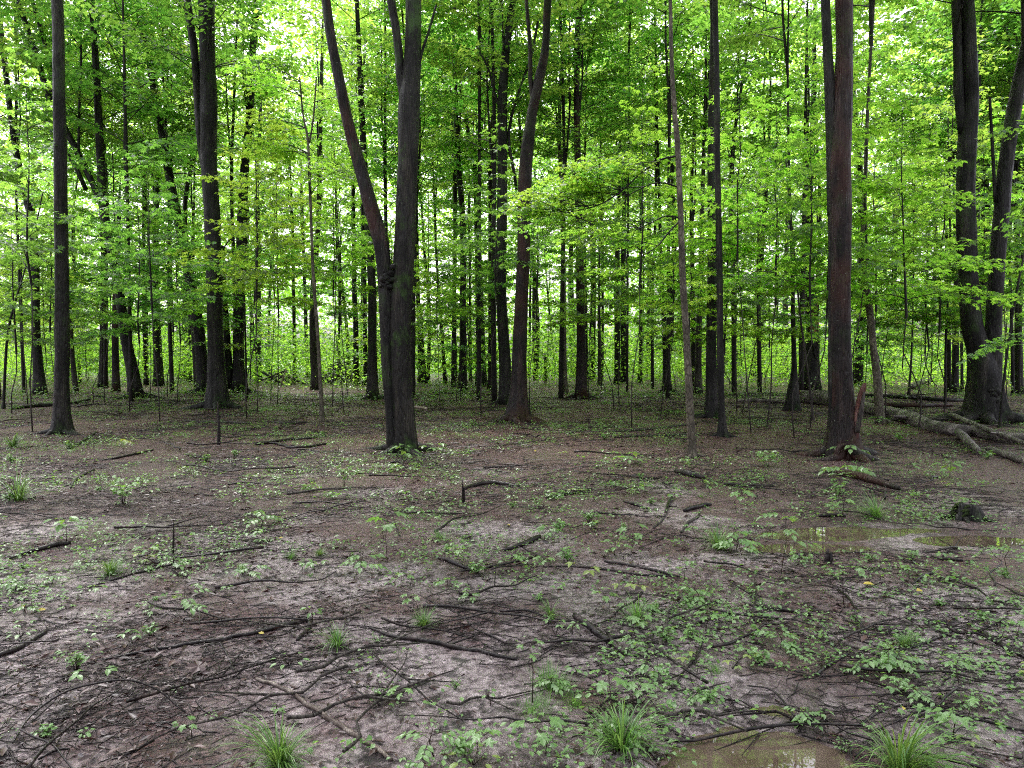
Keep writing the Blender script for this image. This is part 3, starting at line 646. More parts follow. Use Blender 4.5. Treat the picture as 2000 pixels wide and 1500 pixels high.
T([(1676, 753, 17), (1681, 645, 18), (1685, 560, 24), (1686, 500, 22), (1685, 420, 19), (1680, 350, 14), (1672, 245, 11), (1666, 157, 9), (1664, 0, 8)], 'dark swollen trunk just right behind the thick reddish maple')
T([(1720, 826, 19), (1713, 740, 16), (1706, 680, 14), (1699, 610, 14), (1690, 545, 13), (1686, 470, 10), (1690, 350, 8)], 'smooth pale tan trunk leaning left beside the log', 'bark_pale', flare=.25, roots=2)
T([(1734, 726, 13), (1739, 660, 10), (1745, 600, 8), (1750, 480, 6)], 'far dark trunk leaning right, seen over the meadow')
T([(1743, 727, 5), (1752, 660, 4), (1761, 605, 4)], 'thin dark stem leaning from the same foot as the far trunk over the meadow')
T([(1821, 733, 13), (1823, 640, 10), (1826, 520, 8)], 'brown trunk at the meadow edge left of the big right edge maple', 'bark_grey')
T([(1774, 772, 5), (1780, 700, 4), (1783, 600, 3.5), (1785, 450, 3)], 'thin dark sapling in the meadow gap', name='maple_sapling', cat='sapling')
T([(1846, 797, 6), (1848, 645, 4.5), (1856, 505, 4), (1853, 350, 3.5)], 'tall thin straight sapling left of the big right edge maple', name='maple_sapling', cat='sapling')
T([(1865, 768, 14), (1867, 627, 12), (1869, 480, 9)], 'dark trunk just left of the big right edge maple')
T([(1879, 765, 6), (1878, 640, 5)], 'thin stem between the dark trunk and the big right edge maple')
T([(1924, 765, 18), (1924, 540, 18), (1925, 435, 18), (1923, 350, 15), (1920, 200, 11)], 'trunk seen through the fork of the big right edge maple')
T([(1952, 836, 6), (1958, 770, 5), (1966, 697, 4.5), (1977, 620, 4), (1988, 557, 4), (2003, 480, 3)], 'thin sapling leaning right beside the big right edge maple', name='maple_sapling', cat='sapling', crown=False, top=4.5)
T([(1991, 769, 15), (1989, 610, 12), (1985, 430, 10), (1975, 250, 8)], 'dark trunk at the right edge of the picture')
T([(1979, 772, 7), (1976, 640, 6), (1972, 500, 5)], 'thin dark stem left of the right edge trunk')
T([(6, 798, 6), (14, 662, 5), (30, 589, 4), (42, 550, 3)], 'thin dark sapling at the left edge', name='maple_sapling', cat='sapling', top=5.5)
T([(660, 742, 7), (663, 600, 5), (660, 480, 5)], 'thin stem rising behind the brush pile')
T([(682, 738, 9), (678, 650, 7), (668, 560, 6)], 'slightly bent stem behind the brush pile, right of the thin one')
T([(358, 740, 12), (360, 640, 10), (362, 520, 8)], 'dark slim trunk seen left of the long curved trunk')
T([(370, 745, 9), (372, 620, 8)], 'second slim trunk close left of the long curved trunk')
T([(334, 742, 6), (336, 620, 5)], 'very thin stem between the black trunk and the long curved trunk')
T([(1085, 730, 5), (1078, 660, 4), (1072, 600, 4)], 'thin leaning stem in the bright gap left of the slender pale trunk')

p0 = onplane(2120, 700, 8.6); es = bpy.data.objects.new('maple_sapling', None); C.objects.link(es); es.location = (p0[0], 8.6, float(gh(p0[0], 8.6)))
tag(es, 'near maple sapling reaching leafy branches in from the right edge', 'sapling')
P = catmull(np.array([[0, 0, -.1, .035], [.05, 0, 1.5, .03], [0, .1, 3.2, .024], [.1, .1, 5.5, .01]]), .15); mb = MB(); mb.add(*tube(P[:, :3], P[:, 3], 9, wob=.1)); link('trunk', mb.mesh('trunk', [M['bark_grey']]), es)
for k, (zz, rz, sc) in enumerate([(1.9, 3.0, .55), (2.05, 3.3, .5), (3.2, 3.1, .6), (3.3, 2.8, .5), (4.3, 2.9, .6), (4.4, 3.5, .6)]): put_spray(es, k, (0, 0, zz), rz, sc)
# ------------------------------------------------------------------ understory saplings with leafy crowns
def sapling(x, y_, z0, k, sc, protos, label, group, hgt=None, rz=None, lean=0.):
    gz = float(gh(x, y_)); root = bpy.data.objects.new('maple_sapling', None); C.objects.link(root)
    root.location = (x, y_, gz); tag(root, label, 'sapling', group)
    lx = random.uniform(-.4, .4) + lean; ly = random.uniform(-.2, .2)
    P = catmull(np.array([[0, 0, -.1, .017 * sc], [lx * .1 - ly * .4, ly * .3, z0 * .33, .014 * sc], [lx * .9 + ly * .3, ly * .6, z0 * .7, .012 * sc], [lx, ly, z0 + .03, .012 * sc]]), .4)
    mb = MB(); mb.add(*tube(P[:, :3], P[:, 3], 7, wob=.08)); link('trunk', mb.mesh('trunk', [M['bark_grey']]), root)
    put_crown(root, protos[k % len(protos)], (lx, ly, z0), random.random() * 6 if rz is None else rz, sc)
    return root
# near, hand placed: (px of stem, depth, crown start z, scale, proto)
heroU = [(1500, 15.5, 2.6, 1.0, 1, 'leafy lime green sapling left of the thick reddish maple'), (1585, 14.8, 2.3, .9, 3, 'bright green sapling close behind the thick reddish maple'),
         (1450, 19, 2.2, 1.0, 0, 'green sapling between the black pair and the thick reddish maple'), (1730, 17, 2.6, 1.0, 1, 'lime green sapling right of the thick reddish maple'),
         (1790, 21, 1.8, 1.0, 2, 'green sapling over the meadow gap'), (1830, 24, 1.6, .9, 3, 'bushy sapling left of the big right edge maple'),
         (250, 20, 1.9, 1.0, 2, 'pale green bushy sapling behind the straight left edge tree'), (180, 23, 1.7, 1.0, 0, 'green sapling beside the trunk pair on the left'),
         (345, 24, 2.0, 1.0, 2, 'green sapling before the long curved trunk'), (20, 19, 1.6, 1.0, 0, 'green sapling at the left edge'),
         (540, 22, 2.7, 1.0, 3, 'yellow green sapling over the stick shelter'), (500, 19.5, 3.0, .9, 1, 'lime sapling right of the twin dark trunk'),
         (900, 24, 3.0, .9, 2, 'green sapling behind the row left of centre'), (1200, 20, 2.2, .95, 0, 'green sapling around the dark pair right of centre'),
         (1290, 18, 2.0, .8, 3, 'light green sapling behind the pale front maple'), (1345, 16, 1.8, .7, 1, 'small lime sapling close behind the pale front maple'),
         (1960, 19, 1.8, 1.0, 2, 'green sapling behind the big right edge maple'), (860, 21, 2.6, .7, 1, 'lime green sapling right of the big forked maple'),
         (670, 20, 3.2, .8, 3, 'bright sapling left of the big forked maple'), (1690, 22, 1.6, .9, 0, 'green sapling behind the pale leaning trunk')]
heroU += [(1555, 13.2, 2.5, .8, 0, 'pale green sapling with big leaves touching the left side of the thick reddish maple'), (1795, 14.5, 2.3, .95, 1, 'lime sapling halfway between the thick reddish maple and the big right edge maple'),
          (1235, 15, 3.0, .8, 3, 'bright sapling behind the leafy branch of the pale front maple'), (310, 16.5, 2.6, .9, 0, 'mint green sapling right of the straight left edge tree'),
          (480, 17.5, 2.9, .9, 3, 'lime sapling right of the thick ridged trunk'), (940, 18, 3.2, .8, 2, 'pale green sapling in front of the row left of centre'), (1470, 14, 3.4, .8, 1, 'bright lime sapling right of the black pair of trunks'),
          (1650, 15.2, 3.6, .9, 3, 'lime sapling crown showing behind the thick reddish maple'), (60, 14.5, 3.0, .9, 2, 'dark green sapling beyond the straight left edge tree')]
for (px, Y, z0, sc, k, lb) in heroU:
    p = onplane(px, 700, Y); sapling(p[0], Y, z0, k, sc, NEAR, lb, 'leafy saplings between the trunks')
rng = np.random.default_rng(78); cnts = {}
NBR = [(120, 'straight left edge trunk'), (255, 'crooked leaning trunk'), (310, 'straight black trunk'), (388, 'long curved trunk'), (420, 'thick ridged trunk'), (504, 'slim trunk by the shelter'), (620, 'slender pale sapling'), (780, 'big forked maple'),
       (904, 'slim wavy trunk'), (939, 'forking black trunk'), (1012, 'burly centre trunk'), (1102, 'slender pale grey trunk'), (1135, 'tall reddish trunk'), (1212, 'dark pair right of centre'), (1300, 'narrow V trunk'), (1345, 'pale front maple'),
       (1395, 'black pair of trunks'), (1480, 'far dark pair'), (1548, 'lumpy little tree'), (1590, 'torn dead trunk'), (1645, 'thick reddish maple'), (1710, 'pale leaning trunk'), (1821, 'meadow edge trunk'), (1920, 'big right edge maple')]
for k in range(24):
    Y = rng.uniform(19, 28); x = (-.74 + 1.48 * (k + rng.random()) / 24) * Y
    pxx = 1000 + F * x / Y; nm = min(NBR, key=lambda q: abs(q[0] - pxx)); cnts[nm[1]] = cnts.get(nm[1], 0) + 1
    side = 'left' if pxx < nm[0] else 'right'
    lb = 'young lobed leaved maple ' + ('well' if abs(pxx - nm[0]) > 45 else 'just') + ' %s of the %s, %s' % (side, nm[1], 'farther back' if Y > 23 else 'nearer')
    sapling(x, Y, rng.uniform(1.4, 3.8), k, rng.uniform(.85, 1.15), NEAR, lb, 'young maples in the middle distance')
rng = np.random.default_rng(77)
for k in range(100):
    Y = rng.uniform(29, 50); x = rng.uniform(-.78, .78) * Y
    if -.34 < x / Y < -.20 and Y < 44: continue
    sapling(x, Y, rng.uniform(.2, 2.4), k, rng.uniform(.85, 1.25), MID, 'young leafy maple deep in the wood among the dark trunks', 'young maples deep in the wood')
# far trunks with tall crowns
FT = []
for k in range(5):
    r_ = random.Random(k); P = catmull(np.array([[0, 0, -.2, .17], [r_.uniform(-.2, .2), 0, 4, .14], [r_.uniform(-.5, .5), 0, 9, .11], [r_.uniform(-.9, .9), 0, 14, .07], [r_.uniform(-1.2, 1.2), 0, 19, .025]]), .8)
    mb = MB(); mb.add(*tube(P[:, :3], P[:, 3], 8, wob=.08)); FT.append((mb.mesh('trunk', [M['bark_far']]), P))
for k in range(58):
    Y = rng.uniform(34, 60) if k > 38 else rng.uniform(24, 36); x = (-.84 + 1.68 * ((k * 0.61803) % 1)) * Y
    if -.34 < x / Y < -.20 and Y < 44: continue
    me, P = FT[k % 5]; root = bpy.data.objects.new('maple_tree', None); C.objects.link(root); root.location = (x, Y, float(gh(x, Y)))
    if .50 < x / Y < .60: root.location.x = x = x + .12 * Y
    tag(root, 'slim dark forest tree standing deep in the background', 'tree', 'forest trees deep in the background')
    s = rng.uniform(.4, 1.0) if Y > 34 else rng.uniform(.35, .7); rz = rng.random() * 6
    link('trunk', me, root, (0, 0, 0), (0, 0, rz), (s, s, 1))
    zc = rng.uniform(3.0, 8) if Y > 34 else rng.uniform(6, 10); q = P[int(np.argmin(np.abs(P[:, 2] - zc)))]
    off = (q[0] * s * cos(rz), q[0] * s * sin(rz), q[2]); put_crown(root, TALL[k % 6], off, rng.random() * 6, rng.uniform(.9, 1.2))
# trees outside the frame that close the canopy at the sides
for k, (x, Y) in enumerate([(-9, 4), (-14, 9), (9.5, 3), (14, 8), (-17, 15), (17, 14), (-6, -6), (7, -7), (0, -12), (-13, -3), (13, -2)]):
    me, P = FT[k % 5]; root = bpy.data.objects.new('maple_tree', None); C.objects.link(root); root.location = (x, Y, float(gh(x, Y)))
    tag(root, 'forest tree standing beside the photographer outside the picture', 'tree', 'trees outside the picture')
    link('trunk', me, root); put_crown(root, TALL[k % 6], (P[int(len(P) * .5), 0], 0, P[int(len(P) * .5), 2]), k * 1.3, 1.1)
# far wood wall: leaf mass + undergrowth
def leafmass(name, n_, y0, y1, zf, size, matl, seed, clump=1.2, xr=.95):
    rg = np.random.default_rng(seed); nc = n_ // 60
    cy_ = rg.uniform(y0, y1, nc); cx_ = rg.uniform(-xr, xr, nc) * cy_; cz = zf(rg, cx_, cy_)
    P = np.repeat(np.stack([cx_, cy_, cz], 1), 60, 0) + rg.normal(0, 1, (nc * 60, 3)) * [clump, clump, clump * .45]
    P[:, 2] = np.maximum(P[:, 2], gh(P[:, 0], P[:, 1]) + .05)
    D = rg.normal(0, 1, P.shape) * [1, 1, .5]; Nn = np.array([0, 0, 1.]) + rg.normal(0, .5, P.shape)
    L = MB(); leaves(L, P, D, Nn, size * rg.uniform(.6, 1.3, len(P)), KITE)
    tag(link(name, L.mesh(name, [M[matl]])), kind='stuff')
leafmass('far_woodland', 250000, 62, 100, lambda r, x, y_: 36 * r.random(len(x)) ** 1.05, .44, 'leaf_lime', 5, 1.5)
leafmass('undergrowth', 120000, 35, 60, lambda r, x, y_: np.where((x / y_ > .45), .2, .5) + 2.4 * r.random(len(x)) ** 1.6, .16, 'leaf_lime', 6, .7)
leafmass('ground_cover', 26000, 24, 50, lambda r, x, y_: .08 + 0 * x, .09, 'plant', 7, .5)

# ------------------------------------------------------------------ house beyond the wood
def box(x0, x1, y0, y1, z0, z1):
    V = np.array([[x, y_, z] for x in (x0, x1) for y_ in (y0, y1) for z in (z0, z1)])
    Qs = np.array([[0, 1, 3, 2], [4, 6, 7, 5], [0, 4, 5, 1], [2, 3, 7, 6], [0, 2, 6, 4], [1, 5, 7, 3]])
    return V, Qs, None
hr = bpy.data.objects.new('house', None); C.objects.link(hr); hr.location = (43, 66, 0)
tag(hr, 'pale house with horizontal siding glimpsed beyond the right edge trees', 'house')
mb = MB(); mb.add(*box(-5, 6, 0, 7, -.3, 3.2)); link('wall', mb.mesh('wall', [M['siding']], False), hr)
mb = MB(); mb.add(*box(-5.05, 6.05, -.06, 0.0 - .003, 0, .27)); sb = mb.mesh('siding_board', [M['siding']], False)
for k in range(11):
    link('siding_board', sb, hr, (0, -.01, .02 + k * .29), (radians(-4), 0, 0))
mb = MB(); V = np.array([[-5.5, -.6, 3.1], [6.5, -.6, 3.1], [6.5, 3.5, 6], [-5.5, 3.5, 6], [-5.5, 7.6, 3.1], [6.5, 7.6, 3.1], [-5.5, -.6, 2.95], [6.5, -.6, 2.95], [6.5, 7.6, 2.95], [-5.5, 7.6, 2.95]])
mb.add(V, [[0, 1, 2, 3], [3, 2, 5, 4], [6, 9, 8, 7], [0, 6, 7, 1], [4, 5, 8, 9]], [[0, 3, 4], [1, 5, 2]]); mb.Q.append(np.array([[0, 4, 9, 6], [1, 7, 8, 5]]))
link('roof', mb.mesh('roof', [M['roof']], False), hr)
for wx in (-3.2, 0, 3.2):
    mb = MB(); mb.add(*box(wx - .5, wx + .5, -.12, -.04, 1.0, 2.3)); wn = link('window', mb.mesh('window', [M['siding']], False), hr)
    mb = MB(); mb.add(*box(wx - .42, wx + .42, -.14, -.123, 1.08, 2.22)); link('pane', mb.mesh('pane', [M['pane']], False), wn)

# ------------------------------------------------------------------ logs, sticks, stumps
def stick(pts, label, m='twig', name='fallen_branch', cat='branch', raise_=0., sides=8, side=(), group=None, wob=.15, end=None):
    G = []; 
    for (px, py, w_) in pts:
        g = ground(px, py); r = w_ * g[1] / F / 2; G.append([g[0], g[1], g[2] + r * .75 + raise_, r])
    G = np.array(G); o = G[0, :3].copy(); G[:, :3] -= o
    P = catmull(G, max(.02, G[:, 3].max() * 1.2)); rg = np.random.default_rng(abs(hash(label)) % 99991 if False else len(label) * 31 + int(pts[0][0]))
    P[:, :3] += fbm(np.arange(len(P)) * .35, np.full(len(P), pts[0][0]), 3, 2)[:, None] * P[:, 3:4] * 2.2 * np.array([.3, 1, .3])
    mb = MB(); V, Q_, T_ = tube(P[:, :3], P[:, 3], sides, wob=wob, seed=int(pts[0][0])); mb.add(V, Q_, T_)
    body = mb.mesh(name, [M[m]])
    ob = link(name, body, None, o); tag(ob, label, cat, group)
    for (t, ln, an) in side:
        k = min(int(t * (len(P) - 1)), len(P) - 2); d = norm(P[k + 1, :3] - P[k, :3]); a = math.atan2(d[1], d[0]) + an; r = P[k, 3] * .55
        q = P[k, :3] + np.linspace(0, 1, 5)[:, None] * ln * np.array([cos(a), sin(a), .12]) + np.array([[0, 0, 0]] + [[rg.normal(0, .012), rg.normal(0, .012), rg.normal(0, .006)] for _ in range(4)])
        mb = MB(); mb.add(*tube(q, r * np.linspace(1, .3, 5), 6)); link('side_twig', mb.mesh('side_twig', [M[m]]), ob)
    return ob
log = stick([(1566, 786, 25), (1600, 789, 31), (1650, 797, 30), (1700, 809, 27), (1760, 822, 26), (1800, 836, 27), (1850, 848, 26), (1890, 854, 24)], 'long grey fallen log lying behind the thick reddish maple', 'bark_log', 'fallen_log', 'log', sides=18, wob=.22, side=[(.55, .5, .8), (.75, .7, -.7), (.9, .6, .5)])
stick([(1875, 846, 20), (1920, 856, 22), (1960, 864, 22), (2010, 868, 22), (2060, 872, 20)], 'grey fallen log at the right edge continuing the long log', 'bark_log', 'fallen_log', 'log', sides=14)
stick([(1872, 856, 16), (1890, 872, 15), (1903, 884, 13), (1912, 890, 9)], 'short stubby limb reaching down from the long grey log', 'bark_log', 'fallen_branch', 'branch', .05, 12)
stick([(1856, 826, 9), (1880, 838, 10), (1910, 852, 10), (1950, 868, 9), (2000, 888, 8), (2040, 900, 7)], 'grey branch with a pale broken end lying over the log at the right', 'bark_log', 'fallen_branch', 'branch', .16, 10, side=[(.5, .5, .5), (.7, .4, -.6)])
stick([(1930, 884, 12), (1960, 893, 13), (2000, 908, 13), (2050, 922, 12)], 'smooth grey fallen branch at the right edge below the log', 'bark_log', 'fallen_branch', 'branch', .02, 10)
stick([(1690, 800, 9), (1740, 803, 9), (1800, 803, 8), (1860, 802, 6)], 'straight reddish log lying just behind the long grey log', 'bark_red', 'fallen_log', 'log', .12, 10)
stick([(1440, 785, 7), (1490, 786, 8), (1545, 789, 9)], 'thin dark log lying left of the lumpy little tree', 'bark_log', 'fallen_log', 'log', 0, 8)
stick([(1780, 762, 9), (1805, 752, 10), (1828, 745, 9)], 'pale rotten log propped up at the edge of the meadow', 'bark_log', 'fallen_log', 'log', .1, 8)
stick([(1690, 776, 8), (1750, 778, 9), (1830, 783, 8), (1890, 785, 7)], 'dark log under tangled sticks at the edge of the meadow', 'bark', 'fallen_log', 'log', 0, 8, side=[(.3, 1.2, .8), (.5, 1.0, -.9), (.8, 1.1, 2.6)])
mb = MB(); rg = np.random.default_rng(9); c = np.zeros(3)
for k in range(14):
    a = rg.uniform(-.5, .5); q = np.array([[.05, 0, rg.uniform(-.12, .16)], [-.12 - rg.random() * .12, rg.uniform(-.12, .12), rg.uniform(-.05, .34)]])
    mb.add(*tube(np.vstack([q[0], (q[0] + q[1]) / 2, q[1]]), [.04, .025, .003], 5))
lw = link('broken_end', mb.mesh('broken_end', [M['wood']], False), log)

ST = [
 ([(500, 870, 5), (560, 861, 6), (600, 858, 5), (637, 853, 3)], 'dark stick, upper one of the crossing pair left of the big forked maple'),
 ([(497, 866, 4), (540, 868, 5), (575, 876, 6), (640, 868, 4)], 'curved dark stick, lower one of the crossing pair left of the big forked maple'),
 ([(905, 957, 6), (925, 951, 8), (960, 946, 9), (1015, 951, 5)], 'thick dark stick with a pale split end right of the charred stub'),
 ([(1068, 975, 6), (1110, 966, 7), (1155, 957, 5)], 'smooth reddish stick right of centre beside a lime tuft'),
 ([(20, 1092, 5), (60, 1080, 8), (100, 1070, 10), (138, 1063, 8)], 'thick brown stick at the left edge under broad leaves'),
 ([(175, 1148, 4), (240, 1128, 5), (300, 1113, 5), (372, 1098, 7)], 'thin dark stick running up right beside the pale leaved seedling on the left'),
 ([(190, 1292, 4), (270, 1276, 6), (345, 1264, 7), (440, 1250, 9), (520, 1234, 8), (600, 1211, 8)], 'long black branch across the lower left mud'),
 ([(405, 1240, 3), (428, 1258, 4), (447, 1285, 5), (455, 1305, 4), (467, 1327, 4)], 'thin bent twig crossing the long black branch at lower left'),
 ([(500, 1327, 6), (560, 1350, 8), (600, 1378, 9), (660, 1415, 10), (720, 1455, 10), (765, 1487, 8)], 'pale mottled branch lying diagonally beside the big left grass tuft'),
 ([(722, 1227, 4), (770, 1245, 7), (830, 1255, 9), (900, 1268, 10), (960, 1280, 8), (1010, 1290, 5)], 'long dark straight branch in the lower centre'),
 ([(1122, 1208, 12), (1150, 1228, 14), (1182, 1250, 14), (1222, 1280, 12)], 'thick black waterlogged branch by the leafy plants in the lower centre'),
 ([(1455, 1180, 6), (1480, 1187, 8), (1530, 1194, 9), (1585, 1204, 8)], 'short dark stick lying level right of the middle grass tuft'),
 ([(1338, 1226, 4), (1365, 1217, 6), (1400, 1205, 8), (1425, 1199, 6)], 'stout little stick above the forked grey twig'),
 ([(1372, 1250, 6), (1362, 1280, 5), (1345, 1300, 5), (1330, 1320, 4), (1312, 1347, 4)], 'forked grey twig on bare mud in the lower right centre'),
 ([(1593, 1320, 8), (1620, 1300, 8), (1655, 1279, 6)], 'short thick twig end beside the long curved twig on the right'),
 ([(1655, 1282, 4), (1700, 1289, 5), (1760, 1272, 5), (1820, 1252, 5), (1870, 1230, 4), (1905, 1230, 3)], 'long curved twig on bare mud at the lower right'),
 ([(1915, 1237, 10), (1950, 1258, 11), (1980, 1276, 10), (2020, 1295, 9)], 'thick straight stick running out at the right edge'),
 ([(1680, 1418, 4), (1705, 1400, 4), (1745, 1382, 4), (1800, 1382, 4), (1880, 1400, 5), (2000, 1428, 5)], 'thin arched twig behind the big right grass tuft'),
 ([(858, 1091, 7), (885, 1101, 9), (920, 1114, 6), (950, 1110, 4)], 'bent stick with a pale barkless end near the middle'),
 ([(900, 1116, 3), (950, 1110, 5), (1000, 1099, 5), (1040, 1090, 3)], 'thin dark stick right of the bent pale ended stick'),
 ([(1180, 1097, 4), (1230, 1106, 6), (1280, 1117, 6), (1330, 1128, 3)], 'long dark twig, upper of two below the broad leaved plant'),
 ([(1060, 1107, 3), (1150, 1110, 5), (1250, 1124, 5), (1320, 1126, 3)], 'long dark twig, lower of two below the broad leaved plant'),
 ([(1336, 1000, 7), (1360, 993, 9), (1388, 986, 6)], 'short thick dark stick right of centre among crossing sticks'),
 ([(1312, 976, 8), (1304, 990, 7), (1300, 1002, 5)], 'stubby stick pointing at the camera among crossing sticks'),
 ([(1330, 1042, 5), (1345, 1022, 6), (1362, 1012, 5), (1367, 1000, 3)], 'hooked grey stick left of the middle right grass tuft'),
 ([(1276, 1032, 4), (1292, 1018, 4), (1302, 1002, 3)], 'little dark stick left of the hooked grey stick'),
 ([(1218, 981, 4), (1240, 988, 7), (1265, 995, 4)], 'short stick lying left of the stubby stick'),
 ([(1320, 923, 9), (1345, 929, 13), (1375, 936, 8)], 'fat dark rotten log piece below the pale front maple'),
 ([(1415, 948, 6), (1450, 950, 7), (1510, 951, 6)], 'straight dark stick right of the fat rotten log piece'),
 ([(1635, 928, 10), (1670, 934, 16), (1710, 945, 16), (1755, 958, 10)], 'half buried black log in front of the thick reddish maple'),
 ([(985, 1076, 6), (1015, 1068, 9), (1040, 1058, 10), (1055, 1049, 7)], 'thick dark stick near the middle left of the broad leaved plant'),
 ([(-10, 1287, 10), (40, 1266, 11), (88, 1238, 8)], 'thick black rotten branch at the left edge'),
 ([(75, 1484, 4), (110, 1467, 6), (135, 1463, 4)], 'short dark curved twig at the lower left corner'),
 ([(280, 1414, 4), (310, 1413, 5), (340, 1410, 4)], 'short brown stick on the lower left mud'),
 ([(240, 1478, 4), (270, 1464, 6), (300, 1447, 5)], 'reddish short twig near the lower left corner'),
 ([(1180, 845, 3), (1260, 840, 5), (1360, 829, 4)], 'long grey stick far right of the burly centre trunk'),
 ([(1200, 855, 3), (1280, 852, 5), (1345, 850, 4)], 'second long grey stick lying parallel before the pale front maple'),
 ([(800, 797, 4), (815, 796, 5), (833, 800, 5)], 'short bright barkless stick right of the big forked maple'),
 ([(20, 800, 5), (70, 795, 7), (130, 790, 6), (175, 780, 5)], 'long dark log lying behind the straight left edge tree'),
 ([(135, 878, 5), (165, 862, 5), (188, 845, 4)], 'forked dark stick beside the roots of the straight left edge tree'),
 ([(530, 825, 4), (560, 828, 5), (600, 826, 4)], 'short pinkish stick before the slender pale sapling'),
 ([(360, 823, 3), (420, 826, 5), (490, 828, 5)], 'level grey stick before the thick ridged trunk'),
 ([(200, 900, 3), (240, 893, 5), (300, 880, 3)], 'thin dark stick right of the left edge roots'),
 ([(138, 955, 4), (150, 937, 5), (168, 926, 4), (185, 918, 3)], 'curved dark twig near the left grass tuft'),
 ([(500, 1233, 5), (590, 1215, 8), (605, 1225, 9), (580, 1252, 6)], 'hooked dark root end at the tip of the long black branch'),
 ([(1560, 1428, 5), (1585, 1400, 4), (1600, 1390, 3)], 'little black twig at the far end of the near puddle'),
 ([(1460, 1340, 3), (1510, 1350, 4), (1560, 1410, 4), (1580, 1415, 3)], 'thin twig lying from the mud towards the near puddle'),
 ([(1600, 1010, 5), (1630, 1008, 8), (1652, 1010, 6)], 'short dark stick lying just behind the far puddle'),
 ([(1785, 1140, 4), (1800, 1128, 6), (1822, 1120, 6)], 'short black stick on the mud below the far puddle'),
 ([(1820, 1088, 4), (1845, 1094, 7), (1880, 1096, 6)], 'black stick lying level right below the far puddle'),
]
for k, (pts, lb) in enumerate(ST):
    m = 'twig_pale' if 'pale mottled' in lb else 'bark_grey' if ('grey' in lb or 'pinkish' in lb) else 'bare' if 'barkless stick' in lb else 'bark_red' if 'reddish' in lb else 'twig'
    sd_ = [(random.uniform(.3, .8), random.uniform(.06, .25), random.choice([-.7, .7, .9]))] if k % 2 else []
    stick(pts, lb, m, side=sd_, sides=9)
# twig over the puddle and arch twig
def arch(pts, label, m='twig'):
    G = []
    for (px, py, w_, up) in pts:
        g = ground(px, py + up); d = g[1]; p = onplane(px, py, d); G.append([p[0], p[1], max(p[2], g[2] + .003), w_ * d / F / 2])
    G = np.array(G); o = G[0, :3].copy(); G[:, :3] -= o; P = catmull(G, .03); mb = MB(); mb.add(*tube(P[:, :3], P[:, 3], 8, wob=.15))
    tag(link('fallen_branch', mb.mesh('fallen_branch', [M[m]]), None, o), label, 'branch')
arch([(1300, 1446, 4, 0), (1345, 1447, 6, 6), (1400, 1437, 6, 14), (1460, 1424, 7, 22), (1530, 1416, 6, 24), (1600, 1414, 5, 16), (1680, 1418, 4, 0)], 'bowed brown twig held above the near puddle')
arch([(25, 1452, 3, 0), (60, 1398, 4, 12), (120, 1355, 4, 30), (180, 1336, 4, 45), (250, 1328, 4, 50), (310, 1348, 4, 30), (345, 1378, 4, 10), (362, 1392, 4, 0)], 'thin twig arching up off the mud at the lower left')
# standing stubs
def upright(px, py, py2, w_, label, dx=0, m='twig', name='broken_stub', n_=1):
    g = ground(px, py); Y = g[1]; tp = onplane(px + dx, py2, Y); r = w_ * Y / F / 2; mb = MB()
    for k in range(n_):
        o_ = np.array([k * r * 1.6, 0, 0]); h_ = (tp - g) * (1 - .25 * k)
        P = np.stack([o_ + [0, 0, -.02], o_ + h_ * .5 + [r * .4, 0, 0], o_ + h_]); P = catmull(np.hstack([P, [[r], [r * .9], [r * .35]]]), .02); mb.add(*tube(P[:, :3], P[:, 3], 8, wob=.4, seed=k + int(px)))
    tag(link(name, mb.mesh(name, [M[m]]), None, g), label, 'stub')
upright(427, 868, 785, 7, 'charred looking thin pole standing before the thick ridged trunk', -2)
upright(903, 982, 938, 4, 'small black split stub standing in the mud left of the thick dark stick', 0, n_=2)
upright(338, 1082, 1020, 4.5, 'thin black upright stub left of the middle behind a pale seedling', 1)
upright(1612, 1100, 1072, 9, 'charred black lump standing at the near edge of the far puddle', 5, n_=2)
